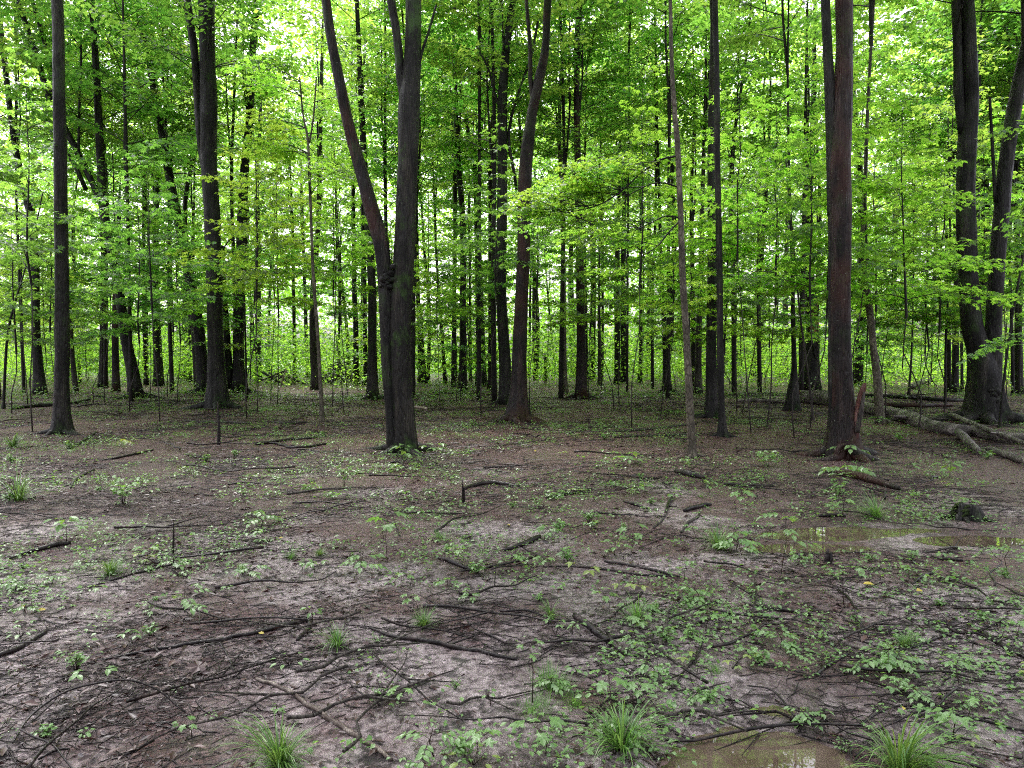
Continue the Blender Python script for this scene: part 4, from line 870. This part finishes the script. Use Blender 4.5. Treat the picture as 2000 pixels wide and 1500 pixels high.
# stump
def stump():
    g = ground(1890, 1012); r = 27 * g[1] / F; rt = bpy.data.objects.new('stump', None); C.objects.link(rt); rt.location = g; rt.scale = (1, 1, .78); tag(rt, 'low mossy rotten stump right of the far puddle', 'stump')
    n_ = 40; th = np.arange(n_) / n_ * 2 * pi; H = .17; mb = MB()
    prof = [(1.25, -.05), (1.08, .02), (.9, .07), (.78, .12), (.7, .155), (.58, .165), (.4, .12), (.2, .10)]
    V = []
    for (a, z) in prof:
        rr = r * a * (1 + .16 * np.cos(5 * th + 1) * (1.3 - a * .3) + .18 * fbm(np.cos(th) * 3 + 5, np.sin(th) * 3 + z * 6, 4, 3))
        V.append(np.stack([rr * np.cos(th), rr * np.sin(th), z + (a > .3) * (z > .1) * .06 * fbm(np.cos(th) * 2, np.sin(th) * 2, 9, 3) * 2 - .03 * np.cos(th - .5) * (z > .1)], 1))
    V = np.vstack(V); m_ = len(prof); i = np.arange(m_ - 1)[:, None] * n_; j = np.arange(n_)[None]; j2 = (j + 1) % n_
    mb.add(V, np.stack([i + j, i + j2, i + n_ + j2, i + n_ + j], -1).reshape(-1, 4)); link('wood', mb.mesh('wood', [M['bark']]), rt)
    mb = MB(); rg = np.random.default_rng(3)
    for k in range(60):
        a = rg.uniform(1.5, 4.2); q = rg.uniform(.5, 1.0); z = np.interp(q, [.5, .7, .9, 1.1], [.168, .155, .08, .02])
        P = np.array([[r * q * cos(a), r * q * sin(a), z + rg.uniform(-.01, .008)]]) + np.array([[-.018, 0, -.004], [0, 0, .006], [.018, 0, -.004]]) * rg.uniform(.7, 1.5)
        mb.add(*tube(P, [.006, .016, .006], 6, wob=.4, seed=k))
    link('moss', mb.mesh('moss', [M['moss']]), rt)
    for k in range(5):
        a = k * 1.25 + .3; t = np.linspace(0, 1, 5)[:, None]; P = np.hstack([np.cos(a + .2 * t) * r * (1 + 1.1 * t), np.sin(a + .2 * t) * r * (1 + 1.1 * t), .03 - .05 * t])
        mb = MB(); mb.add(*tube(P, .028 * (1 - .7 * t[:, 0]), 7, wob=.2)); link('root', mb.mesh('root', [M['bark']]), rt)
stump()
# stick shelter and brush pile
g = ground(558, 752); sh = bpy.data.objects.new('stick_shelter', None); C.objects.link(sh); sh.location = g; Y = g[1]
tag(sh, 'small lean-to of two pale crossed poles over dark branches, left background', 'shelter')
def pole(a, b, w_, m, dy0=0, dy1=0, par=sh, nm='pole'):
    A = onplane(*a, Y + dy0); B = onplane(*b, Y + dy1); r = w_ * Y / F / 2; o = np.array(par.location)
    mb = MB(); mb.add(*tube(np.stack([A - o, (A + B) / 2 - o, B - o]), [r, r * .95, r * .7], 7)); link(nm, mb.mesh(nm, [M[m]]), par)
pole((546, 756), (560, 720), 4.6, 'bare'); pole((579, 755), (556, 720), 4, 'bare', .3, 0)
pole((552, 752), (526, 728), 4, 'bark', .3, 1.0); pole((572, 752), (540, 730), 4, 'bark', .5, .9)
pole((556, 724), (500, 748), 3, 'bark_grey', .1, 1.4); pole((558, 725), (515, 750), 3, 'bark_grey', .1, .9); pole((557, 730), (530, 752), 3, 'bark_grey', .2, .7)
pole((512, 726), (548, 748), 5, 'bark', .8, .4); pole((560, 736), (600, 752), 4, 'bark', .6, .6)
g = ground(667, 750); bp_ = bpy.data.objects.new('brush_pile', None); C.objects.link(bp_); bp_.location = g; Y = g[1]; tag(bp_, 'tall tangled heap of dark brushwood left of the moss covered trunk', 'brush pile')
rg = np.random.default_rng(12); mb = MB(); lp = []
for k in range(230):
    c = np.array([rg.normal(0, .62), rg.normal(0, .5), 0]); hh = max(.1, 1.25 - .8 * abs(c[0]) ** 1.5); c[2] = rg.uniform(0, hh)
    a = rg.uniform(0, 2 * pi); l = rg.uniform(.2, .7); d = np.array([cos(a), sin(a) * .7, rg.uniform(-.6, .9)]) * l / 2
    mb.add(*tube(np.stack([c - d, c + rg.normal(0, .05, 3), c + d]), [.018, .014, .005], 5)); lp.append(c + d)
tag(link('brushwood', mb.mesh('brushwood', [M['twig']]), bp_), kind='stuff')
lp = np.array(lp * 3) + rg.normal(0, .08, (len(lp) * 3, 3)); L = MB(); leaves(L, lp, rg.normal(0, 1, lp.shape), rg.normal(0, 1, lp.shape), rg.uniform(.06, .13, len(lp)), KITE); link('withered_leaves', L.mesh('withered_leaves', [M['litter']]), bp_)
g = ground(1160, 765); tg = bpy.data.objects.new('brush_pile', None); C.objects.link(tg); tg.location = g; tag(tg, 'loose tangle of thin bare twigs at the foot of the tall reddish trunk', 'brush pile')
mb = MB()
for k in range(34):
    c = np.array([rg.uniform(-.9, .9), rg.uniform(-.2, .6), 0]); a = rg.uniform(.3, 2.8); l = rg.uniform(.5, 1.5); t = np.linspace(0, 1, 5)[:, None]
    P = c + t * l * np.array([cos(a), 0, sin(a) * .8]) + np.array([0, 0, -.35 * l]) * t ** 2; mb.add(*tube(P, .010 * (1 - .7 * t[:, 0]), 4, cap=False))
tag(link('brushwood', mb.mesh('brushwood', [M['twig']]), tg), kind='stuff')

# ------------------------------------------------------------------ small plants
def grass_mesh(seed, nb, L_, wd, spread=.8, base=.03, matl='grass', droop=1.0):
    rg = np.random.default_rng(seed); V = []; Q_ = []; n0 = 0; m_ = 6
    a0 = rg.uniform(0, 6)
    for k in range(nb):
        a = rg.uniform(0, 2 * pi); a += .6 * sin(a + a0); l = L_ * rg.uniform(.3, 1.15) * (1 + .3 * cos(a - a0)); e = pi / 2 - abs(rg.normal(0, spread * .5)) - .08; t = np.linspace(0, 1, m_)
        ee = e - droop * rg.uniform(.5, 1.6) * t ** 1.6; st = l / (m_ - 1)
        d = np.stack([np.cos(ee) * cos(a), np.cos(ee) * sin(a), np.sin(ee)], 1); b0 = np.array([cos(a), sin(a), 0]) * base * rg.random()
        P = b0 + np.vstack([[0, 0, -.01], (d[:-1] * st).cumsum(0)]); s = np.array([-sin(a), cos(a), 0])
        w_ = wd * rg.uniform(.6, 1.2) * np.array([.8, 1, 1, .85, .55, .04])
        cen = P + np.array([0, 0, -1.]) * (w_ * .25)[:, None]
        VV = np.stack([P - s * w_[:, None], cen, P + s * w_[:, None]], 1).reshape(-1, 3); VV[:, 2] = np.maximum(VV[:, 2], -.005)
        i = np.arange(m_ - 1)[:, None] * 3; j = np.arange(2)[None]
        Q_.append(np.stack([i + j, i + j + 1, i + 3 + j + 1, i + 3 + j], -1).reshape(-1, 4) + n0); V.append(VV); n0 += len(VV)
    return mesh_np('blades', np.vstack(V), [np.vstack(Q_)], [M[matl]])
GR = [grass_mesh(i, 210, .30, .0034, 1.5, .045, 'grass', 1.4) for i in range(3)] + [grass_mesh(10 + i, 80, .21, .003, 1.3, .03, 'grass', 1.6) for i in range(3)]
GF = [grass_mesh(20 + i, 260, .12, .0014, 1.0, .16, 'grass', .8) for i in range(2)]
dead_bl = grass_mesh(40, 26, .24, .002, 1.5, .03, 'litter', 1.2)
def tuft(px, py, wpx, label, k, name='grass_tuft', cat='grass tuft', fine=False):
    g = ground(px, py); sz = wpx * g[1] / F; me = (GF if fine else GR)[k % (2 if fine else 6)]
    ref = .40 if fine else (.38 if k % 6 < 3 else .27)
    rt = bpy.data.objects.new(name, None); C.objects.link(rt); rt.location = g; tag(rt, label, cat)
    s = sz / ref * (.85 if g[1] < 5 else .8); rt.rotation_euler = (0, 0, k * 1.7)
    link('blades', me, rt, scale=s)
    if not fine: link('withered_blades', dead_bl, rt, scale=s)
for k, a in enumerate([(545, 1492, 175, 'big lush green grass tuft at the bottom left of centre'), (1215, 1462, 190, 'large dark green grass tuft at the bottom centre left of the puddle'), (1755, 1508, 230, 'largest wide grass tuft at the bottom right'),
      (1246, 1216, 105, 'green grass tuft with straw coloured base below the middle'), (1075, 1203, 60, 'grass tuft with withered stalks left of the green one below the middle'), (660, 1262, 90, 'small grass tuft before the long dark straight branch'),
      (830, 1224, 60, 'little grass tuft right above the long dark straight branch'), (1402, 1072, 90, 'grass tuft with long blades left of the far puddle'), (1712, 1012, 85, 'sparse grass tuft on the far shore of the puddle'),
      (35, 977, 120, 'broad grass clump at the left edge below the edge tree'), (25, 874, 70, 'short grass clump at the left edge beside the edge tree roots'), (568, 1092, 45, 'upright grass tuft by yellow leaf left of the middle'), (215, 1122, 70, 'thin straggly grass tuft at left beside the thin dark stick'),
      (625, 1085, 35, 'tiny upright grass tuft right of the yellow leaf'), (1765, 1262, 50, 'yellowish flattened grass tuft on bare mud at lower right'), (372, 833, 22, 'tiny grass tuft before the thick ridged trunk')]): tuft(*a, k)
for k, a in enumerate([(1075, 1350, 150, 'patch of fine light green grass in the lower centre'), (1040, 1390, 120, 'lower patch of fine grass beside broad leaves'), (1120, 1370, 90, 'right patch of fine grass on the mud'), (1400, 1310, 60, 'thin film of green grass by the forked grey twig'), (860, 1052, 60, 'faint grass patch on mud in the middle')]):
    tuft(*a, k, 'grass_patch', 'grass patch', True)

# leaf meshes for parts
def one_leaf(name, tm, m, sub=0):
    tv, tf = tm; return mesh_np(name, tv, [tf], [M[m]], smooth=False)
LM = {('oval', 'plant'): one_leaf('leaf', OVAL, 'plant'), ('maple', 'plant'): one_leaf('leaf', MAPLE, 'plant'), ('oval', 'plant_yel'): one_leaf('leaf', OVAL, 'plant_yel'), ('maple', 'plant_yel'): one_leaf('leaf', MAPLE, 'plant_yel'), ('oval', 'yellow'): one_leaf('leaf', OVAL, 'yellow')}
from mathutils import Matrix, Vector
def orient(D, Nn):
    D = Vector(D).normalized(); Nn = Vector(Nn); Nn = (Nn - D * Nn.dot(D)).normalized(); B = Nn.cross(D)
    return Matrix((D, B, Nn)).transposed().to_euler()
def layout(kind, rg, h, wd):
    """returns stems [(P, r)], leaves [(pos, dir, normal, size)] in unit metres"""
    stems = []; lv = []; 
    if kind == 'ash':      # several pinnate leaves rising from the stem
        P = np.array([[0, 0, -.02], [rg.normal(0, .02), rg.normal(0, .02), h * .5], [rg.normal(0, .03), rg.normal(0, .03), h]]); stems.append((P, .0035))
        nf = rg.integers(4, 7)
        for k in range(nf):
            a = k * 2.4 + rg.normal(0, .3); p0 = P[1] * (1 - k / nf) + P[2] * (k / nf); l = wd * .5 * rg.uniform(.75, 1.1); t = np.linspace(0, 1, 5)[:, None]
            R_ = p0 + np.hstack([cos(a) * l * t, sin(a) * l * t, .18 * l * t - .35 * l * t ** 2]); stems.append((R_, .0016))
            for q in (.4, .65, .88):
                for s in (-1, 1):
                    c = R_[0] + (R_[4] - R_[0]) * q + np.array([0, 0, .1 * l * q]); lv.append((c, (cos(a + s * 1.0), sin(a + s * 1.0), -.25), (rg.normal(0, .2), rg.normal(0, .2), 1), l * .42))
            lv.append((R_[4], (cos(a), sin(a), -.4), (0, 0, 1), l * .46))
    elif kind == 'maple':
        P = np.array([[0, 0, -.02], [rg.normal(0, .02), rg.normal(0, .02), h * .55], [rg.normal(0, .03), rg.normal(0, .03), h]]); stems.append((P, .003))
        nl = rg.integers(3, 7)
        for k in range(nl):
            a = k * 2.4 + rg.random(); p0 = P[2] * (1 - .35 * k / nl) ; l = wd * .22; e = p0 + np.array([cos(a) * l, sin(a) * l, .02]); stems.append((np.stack([p0, (p0 + e) / 2 + [0, 0, .01], e]), .0013))
            lv.append((e, (cos(a), sin(a), -.25), (rg.normal(0, .25), rg.normal(0, .25), 1), wd * .36 * rg.uniform(.7, 1.1)))
    elif kind == 'broad':
        P = np.array([[0, 0, -.02], [rg.normal(0, .01), rg.normal(0, .01), h * .5], [rg.normal(0, .02), rg.normal(0, .02), h]]); stems.append((P, .003))
        for k in range(rg.integers(7, 12)):
            a = k * 2.4 + rg.random() * .5; q = P[2] * rg.uniform(.45, 1) + np.array([cos(a), sin(a), 0]) * wd * rg.uniform(.02, .24); lv.append((q, (cos(a), sin(a), rg.uniform(-.5, .15)), (rg.normal(0, .25), rg.normal(0, .25), 1), wd * .30 * rg.uniform(.7, 1.15)))
    elif kind == 'trifoil':
        for b in range(rg.integers(2, 5)):
            a0 = b * 2.1 + rg.random(); tp = np.array([cos(a0) * wd * .28, sin(a0) * wd * .28, h * rg.uniform(.6, 1)]); stems.append((np.stack([[0, 0, -.01], tp * .5 + [0, 0, h * .15], tp]), .0014))
            for s in (-1.5, 0, 1.5): lv.append((tp, (cos(a0 + s), sin(a0 + s), -.2), (rg.normal(0, .2), rg.normal(0, .2), 1), wd * .27))
    elif kind == 'bush':
        for b in range(rg.integers(7, 12)):
            a0 = b * 2.4 + rg.random(); q = rg.random() ** .5; tp = np.array([cos(a0) * wd * .4 * q, sin(a0) * wd * .4 * q, h * rg.uniform(.5, 1)]); R_ = np.stack([[0, 0, -.01], tp * .5 + [0, 0, h * .2], tp]); stems.append((R_, .0014))
            for f in np.linspace(.35, 1, 6):
                c = R_[0] * (1 - f) ** 2 + 2 * R_[1] * f * (1 - f) + R_[2] * f * f; a = rg.uniform(0, 2 * pi); lv.append((c, (cos(a), sin(a), -.1), (rg.normal(0, .4), rg.normal(0, .4), 1), wd * .15 * rg.uniform(.7, 1.3)))
    elif kind == 'rosette':
        for k in range(7):
            a = k * .9 + rg.random() * .4; l = wd * .3; e = np.array([cos(a) * l, sin(a) * l, .035]); stems.append((np.stack([[0, 0, 0], e * .5 + [0, 0, .02], e]), .002)); lv.append((e, (cos(a), sin(a), -.15), (0, 0, 1), wd * .26 * rg.uniform(.8, 1.2)))
    return stems, lv
def plant(px, py, kind, hpx, wpx, label, seed, m='plant', lean=0):
    g = ground(px, py); k_ = g[1] / F; rg = np.random.default_rng(seed)
    stems, lv = layout(kind, rg, hpx * k_, wpx * k_)
    rt = bpy.data.objects.new('seedling', None); C.objects.link(rt); rt.location = g; tag(rt, label, 'plant')
    mb = MB()
    for P, r in stems: mb.add(*tube(np.asarray(P), np.linspace(r, r * .5, len(P)), 5))
    link('stem', mb.mesh('stem', [M['stem']]), rt)
    shp = 'maple' if kind == 'maple' else 'oval'; me = LM[(shp, m)]
    for (p, d, n_, s) in lv: link('leaf', me, rt, p, orient(d, n_), s * (.72 if g[1] < 5 else .9))
HP = [(360, 1195, 'ash', 45, 110, 'pale green seedling with feathered leaves over a dark double stem, left of the middle'), (850, 1480, 'ash', 60, 120, 'dark green feathered seedling at the bottom left of centre'),
 (1040, 1372, 'maple', 120, 70, 'single large lobed leaf on a dark upright stem in the lower centre'), (1065, 1470, 'maple', 55, 130, 'low plant with big star shaped bright leaves at the bottom centre'), (1118, 1238, 'broad', 30, 55, 'yellow green broad leaved sprout beside the thick black branch'),
 (1232, 1078, 'maple', 50, 70, 'upright seedling with one fresh lobed leaf right of centre'), (1200, 1085, 'broad', 35, 75, 'plant with big drooping oval leaves right of centre'), (1338, 1135, 'broad', 40, 65, 'small green seedling right of the lower leafy patch'),
 (1525, 1120, 'ash', 135, 105, 'tall seedling with a flat leafy top left of the far puddle'), (240, 985, 'bush', 60, 90, 'leafy green clump left of the middle'), (130, 1058, 'broad', 60, 90, 'stacked broad leaved seedling at the left'),
 (757, 1098, 'maple', 90, 85, 'slender leaning seedling with a flat leaf top near the middle'), (1500, 912, 'bush', 35, 80, 'leafy clump below the black pair of trunks'), (1225, 912, 'ash', 32, 75, 'feathered green clump below the tall reddish trunk'),
 (1245, 965, 'broad', 28, 70, 'low leafy plant right of the reddish stick'), (1318, 975, 'broad', 20, 55, 'bright leaved sprout above the crossing sticks'), (1860, 1440, 'broad', 60, 130, 'large bright flat leaves on a thin stem above the big right grass tuft'),
 (1648, 1180, 'maple', 80, 80, 'thin stemmed seedling with spread leaves below the far puddle'), (1970, 1125, 'ash', 70, 75, 'leafy seedling at the right edge'), (1855, 935, 'broad', 35, 75, 'pale green leafy clump below the right edge log'),
 (1780, 1095, 'bush', 25, 55, 'bright little green mound on the near side of the far puddle'), (1765, 985, 'bush', 25, 55, 'small bright green mound behind the far puddle'), (1635, 985, 'bush', 75, 80, 'loose bushy clump behind the far puddle'),
 (795, 905, 'broad', 45, 80, 'leafy sprouts at the foot of the big forked maple'), (788, 922, 'ash', 20, 60, 'lower leafy sprouts before the foot of the big forked maple'), (845, 885, 'trifoil', 20, 60, 'pale leaved sprouts right of the foot of the big forked maple'),
 (1052, 995, 'bush', 30, 42, 'lime green round little bush beside the smooth reddish stick'), (1150, 1020, 'bush', 25, 60, 'low yellowish green bush right of centre'), (672, 950, 'bush', 50, 70, 'loose bush left below the big forked maple'),
 (925, 1495, 'rosette', 10, 120, 'yellow green rosette of stalked leaves at the bottom centre', 'plant_yel'), (1648, 1470, 'bush', 30, 60, 'round leaved dark clump left of the big right grass tuft'), (243, 885, 'maple', 25, 40, 'yellowish leaf cluster on a crooked twig at the left', 'plant_yel'),
 (283, 888, 'broad', 12, 30, 'tiny bright plant right of the yellowish leaf cluster'), (1660, 900, 'ash', 45, 80, 'leafy sprouts growing from the foot of the thick reddish maple'), (1640, 930, 'ash', 25, 85, 'wide low plant before the foot of the thick reddish maple'),
 (1340, 905, 'broad', 10, 35, 'small plant at the foot of the pale front maple'), (1385, 965, 'broad', 30, 50, 'green plant above the straight dark stick'), (605, 960, 'bush', 18, 70, 'bright yellow green drooping clump left of the middle'), (650, 975, 'bush', 20, 60, 'fine leaved clump right of the bright drooping clump'),
 (565, 1300, 'rosette', 30, 90, 'star shaped light green plant left of the small grass tuft'), (610, 1215, 'broad', 35, 60, 'flat leaved sprout at the end of the long black branch'), (550, 1400, 'broad', 30, 50, 'light green sprout behind the big left grass tuft'),
 (150, 1310, 'bush', 55, 100, 'leafy clump over crossing twigs at the lower left'), (180, 1330, 'trifoil', 25, 100, 'light green low leaves under the arching twig'), (345, 1355, 'broad', 12, 45, 'pair of fresh oval leaves at the lower left'), (160, 1440, 'broad', 12, 55, 'single pointed leaf plant near the lower left corner'),
 (375, 1440, 'maple', 25, 60, 'little lobed seedling left of the big left grass tuft'), (430, 1410, 'broad', 14, 35, 'pair of small leaves left of the pale mottled branch'), (45, 1225, 'trifoil', 12, 50, 'small three leaved plant at the left edge'), (960, 1380, 'maple', 25, 45, 'small lobed seedling left of the fine grass patch'),
 (890, 1345, 'bush', 20, 40, 'tiny round bush in the lower centre left'), (735, 1255, 'bush', 18, 45, 'bright small bush on the long dark straight branch'), (490, 905, 'trifoil', 15, 40, 'small plant left of the leaning twigs'), (1085, 1240, 'trifoil', 35, 60, 'three leaved sprout under the yellow green broad leaves'),
 (1140, 1130, 'trifoil', 30, 90, 'patch of yellow green leaflets below the broad leaved plant', 'plant_yel'), (1230, 1165, 'trifoil', 35, 90, 'second patch of yellow green leaflets above the middle grass tuft', 'plant_yel'), (1450, 1085, 'ash', 30, 80, 'feathered plant right of the long bladed grass tuft'),
 (1190, 890, 'trifoil', 12, 45, 'small plant near the right centre mud patch'), (1700, 1090, 'trifoil', 15, 50, 'sprouts at the near edge of the far puddle'), (1730, 1440, 'maple', 55, 60, 'pale lobed leaf behind the big right grass tuft')]
for k, a in enumerate(HP):
    m = a[6] if len(a) > 6 else 'plant'; plant(*a[:6], 500 + k, m)
# yellow fallen / hanging leaves
for k, (px, py, wpx, lb) in enumerate([(545, 1055, 14, 'small yellow leaf hanging beside the upright grass tuft'), (995, 1030, 14, 'bright yellow leaf right of the middle'), (90, 1196, 26, 'lime yellow toothed leaf on mud at the left'), (42, 1190, 16, 'ochre leaf at the left edge'), (1840, 965, 14, 'orange yellow leaf by the right mud patch'), (1800, 1158, 30, 'yellow green spotted leaf at the right'),
        (1685, 1145, 34, 'long yellow streaked leaf below the far puddle'), (1045, 884, 16, 'pale yellow fallen leaf on the far mud patch'), (400, 1310, 34, 'brown curled oak leaf on mud at the lower left'), (275, 1192, 14, 'orange brown leaf at the left'), (1765, 1395, 22, 'pale yellow leaf above the big right grass tuft'), (516, 1244, 20, 'yellow round leaf under the long black branch')]):
    g = ground(px, py); s = wpx * g[1] / F * 1.2; o = link('fallen_leaf', LM[('oval', 'yellow')] if 'brown' not in lb else one_leaf('fallen_leaf', MAPLE, 'litter'), None, g + [0, 0, .02], orient((cos(k * 2), sin(k * 2), .2), (.2, -.4, 1)), s * (.9 if 'brown' in lb else .5)); tag(o, lb, 'leaf')

# repeated seedlings
PROT = []
for k, (kd, h, wd, m) in enumerate([('ash', .12, .22, 'plant'), ('maple', .14, .2, 'plant'), ('trifoil', .08, .16, 'plant'), ('bush', .09, .2, 'plant'), ('broad', .08, .14, 'plant'), ('trifoil', .06, .15, 'plant_yel'), ('bush', .07, .16, 'plant'), ('rosette', .03, .16, 'plant'), ('maple', .1, .15, 'plant'), ('ash', .08, .16, 'plant')]):
    rg = np.random.default_rng(900 + k); st_, lv = layout(kd, rg, h, wd); mb = MB()
    for P, r in st_: mb.add(*tube(np.asarray(P), np.linspace(r, r * .5, len(P)), 4, cap=False))
    sm = mb.mesh('stem', [M['stem']]); L = MB()
    leaves(L, np.array([l[0] for l in lv]), np.array([l[1] for l in lv]), np.array([l[2] for l in lv], float), np.array([l[3] for l in lv]), MAPLE if kd == 'maple' else OVAL)
    PROT.append((sm, L.mesh('leaves', [M[m]]), kd, m))
KN = {'ash': 'feather leaved', 'maple': 'lobed', 'trifoil': 'three leaved', 'bush': 'bushy', 'broad': 'oval leaved', 'rosette': 'rosette'}
rg = np.random.default_rng(44); cnt = 0
while cnt < 285:
    py = 785 + 715 * rg.random() ** 1.2; px = rg.uniform(-80, 2080); g = ground(px, py)
    if any(((g[0] - a) / b) ** 2 + ((g[1] - c) / d) ** 2 < 1.5 for a, c, b, d, e in PUD): continue
    dn = fbm(g[0] * .8 + 5, g[1] * .8, 61, 3)
    if dn < rg.uniform(-.02, .12): continue
    sm, lm, kd, m = PROT[int(rg.integers(0, 10))]; s = rg.uniform(.45, 1.25) * (1.5 if g[1] > 9 else 1.2 if g[1] > 5 else .8)
    rt = bpy.data.objects.new('seedling', None); C.objects.link(rt); rt.location = g; rt.rotation_euler = (0, 0, rg.uniform(0, 6)); rt.scale = (s,) * 3
    tag(rt, 'small ' + ('yellowish ' if m == 'plant_yel' else 'green ') + KN[kd] + ' seedling scattered on the muddy forest floor', 'plant', ('yellowish ' if m == 'plant_yel' else 'green ') + KN[kd] + ' seedlings on the mud')
    link('stem', sm, rt); link('leaves', lm, rt); cnt += 1
# loose thin twigs, individual
TW = []
for k in range(8):
    rg2 = np.random.default_rng(70 + k); m_ = 8; t = np.linspace(0, 1, m_); P = np.stack([t - .5, rg2.normal(0, .02, m_).cumsum(), .012 + np.abs(rg2.normal(0, .01, m_))], 1); P[:, 1] -= P[:, 1].mean()
    mb = MB(); mb.add(*tube(catmull(P, .06), np.linspace(.0062, .002, len(catmull(P, .06))), 6, wob=.3, seed=k))
    if k % 2:
        q = P[3] + np.linspace(0, 1, 4)[:, None] * np.array([.22, .16 * (1 if k % 4 == 1 else -1), .02]); mb.add(*tube(q, [.005, .004, .003, .0015], 5))
    TW.append(mb.mesh('fallen_twig', [M[('twig', 'bark_red', 'twig', 'bark_grey')[k % 4]]]))
for k in range(130):
    py = 770 + 730 * rg.random() ** 1.45; px = rg.uniform(-60, 2060); g = ground(px, py)
    o = link('fallen_twig', TW[k % 8], None, g + [0, 0, .004], (rg.normal(0, .03), rg.normal(0, .05), rg.normal(0, .75) + (pi if rg.random() < .5 else 0)), np.array([rg.uniform(.25, .85) * (1 + g[1] * .07)] + [rg.uniform(.5, 1.2) * (1 + g[1] * .12)] * 2))
    tag(o, 'thin wet dark twig lying loose on the muddy forest floor', 'twig', 'loose dark twigs on the mud')

# ------------------------------------------------------------------ litter (nobody could count it)
def scatter(n_, seed, y0=1.6, y1=26, p=1.7):
    rg = np.random.default_rng(seed); t = rg.random(n_); Yv = y0 + (y1 - y0) * t ** p; Xv = rg.uniform(-1, 1, n_) * (Yv * .8 + .8)
    return rg, Xv, Yv
def nopud(X_, Y_):
    k = np.ones(len(X_), bool)
    for (px, py, rx, ry, dp) in PUD: k &= ((X_ - px) / rx) ** 2 + ((Y_ - py) / ry) ** 2 > 1.1
    return k
rg, Xv, Yv = scatter(130000, 1, 1.6, 34); dens = fbm(Xv * .9, Yv * .9, 71, 4); k = (dens > rg.uniform(-.12, .12, len(Xv))) & nopud(Xv, Yv); Xv, Yv = Xv[k], Yv[k]; n_ = len(Xv)
P = np.stack([Xv, Yv, gh(Xv, Yv) + rg.uniform(.001, .012, n_)], 1)
a = rg.uniform(0, 2 * pi, n_); D = np.stack([np.cos(a), np.sin(a), rg.normal(0, .18, n_)], 1)
L = MB(); leaves(L, P, D, np.array([0, 0, 1.]) + rg.normal(0, .35, (n_, 3)), np.minimum(.012 + rg.exponential(.014, n_), .07) * (1 + Yv * .045), SHRED)
tag(link('leaf_litter', L.mesh('leaf_litter', [M['litter']])), kind='stuff')
rg, Xv, Yv = scatter(60000, 2, 1.6, 30, 1.45); dens = fbm(Xv * .8 + 9, Yv * .8, 81, 4); k = dens > rg.uniform(-.10, .14, len(Xv)); k &= nopud(Xv, Yv); Xv, Yv = Xv[k], Yv[k]; n_ = len(Xv)
a = rg.normal(0, .8, n_); ln = rg.exponential(.07, n_) * (1 + Yv * .09) + .03; r = rg.uniform(.0009, .0028, n_) * (1 + Yv * .09)
d = np.stack([np.cos(a), np.sin(a), np.zeros(n_)], 1) * (ln / 2)[:, None]; c = np.stack([Xv, Yv, gh(Xv, Yv) + r], 1)
bend = rg.normal(0, .12, n_)[:, None] * np.stack([-np.sin(a), np.cos(a), np.zeros(n_)], 1) * ln[:, None]; bend[:, 2] = rg.uniform(0, .006, n_)
PP = np.stack([c - d, c + bend, c + d], 1); PP[:, 0, 2] = gh(PP[:, 0, 0], PP[:, 0, 1]) + r; PP[:, 2, 2] = gh(PP[:, 2, 0], PP[:, 2, 1]) + r
sd_ = np.stack([-np.sin(a), np.cos(a), np.zeros(n_)], 1); up = np.array([0, 0, 1.])
ring = [(cos(q), sin(q)) for q in (pi / 2, pi / 2 + 2 * pi / 3, pi / 2 + 4 * pi / 3)]
V = np.stack([PP[:, i_, None, :][:, 0] + (rr * r * q[0])[:, None] * sd_ + (rr * r * q[1])[:, None] * up for i_, rr in ((0, 1), (1, .9), (2, .4)) for q in ring], 1).reshape(-1, 3)
base = np.array([[i_ * 3 + j, i_ * 3 + (j + 1) % 3, i_ * 3 + 3 + (j + 1) % 3, i_ * 3 + 3 + j] for i_ in (0, 1) for j in range(3)])
Q = (base[None] + (np.arange(n_) * 9)[:, None, None]).reshape(-1, 4)
tag(link('twig_litter', mesh_np('twig_litter', V, [Q], [M['twig']])), kind='stuff')
kq = np.repeat(np.random.default_rng(5).random(n_) < .35, 6)
tl = bpy.data.objects['twig_litter']; tl.data.materials.append(M['bark_grey']); tl.data.polygons.foreach_set('material_index', kq.astype(np.int32)); tl.data.update()
# small green sprouts
rg, Xv, Yv = scatter(30000, 3, 1.7, 30, 1.25); dens = fbm(Xv * .7 + 5, Yv * .7, 61, 4); k = (dens > rg.uniform(-.02, .22, len(Xv))) & nopud(Xv, Yv); Xv, Yv = Xv[k], Yv[k]; n_ = len(Xv)
q = 9; s = rg.uniform(.008, .028, n_) * (1 + Yv * .035); X6 = np.repeat(Xv, q) + rg.normal(0, 1, n_ * q) * np.repeat(s, q) * 1.9; Y6 = np.repeat(Yv, q) + rg.normal(0, 1, n_ * q) * np.repeat(s, q) * 1.9
P = np.stack([X6, Y6, gh(X6, Y6) + rg.uniform(.3, 2.2, n_ * q) * np.repeat(s, q)], 1); a = rg.uniform(0, 2 * pi, n_ * q)
L = MB(); leaves(L, P, np.stack([np.cos(a), np.sin(a), rg.normal(-.1, .2, n_ * q)], 1), np.array([0, 0, 1.]) + rg.normal(0, .35, (n_ * q, 3)), np.repeat(s, q) * rg.uniform(.7, 1.3, n_ * q), KITE)
tag(link('ground_sprouts', L.mesh('ground_sprouts', [M['plant']])), kind='stuff')
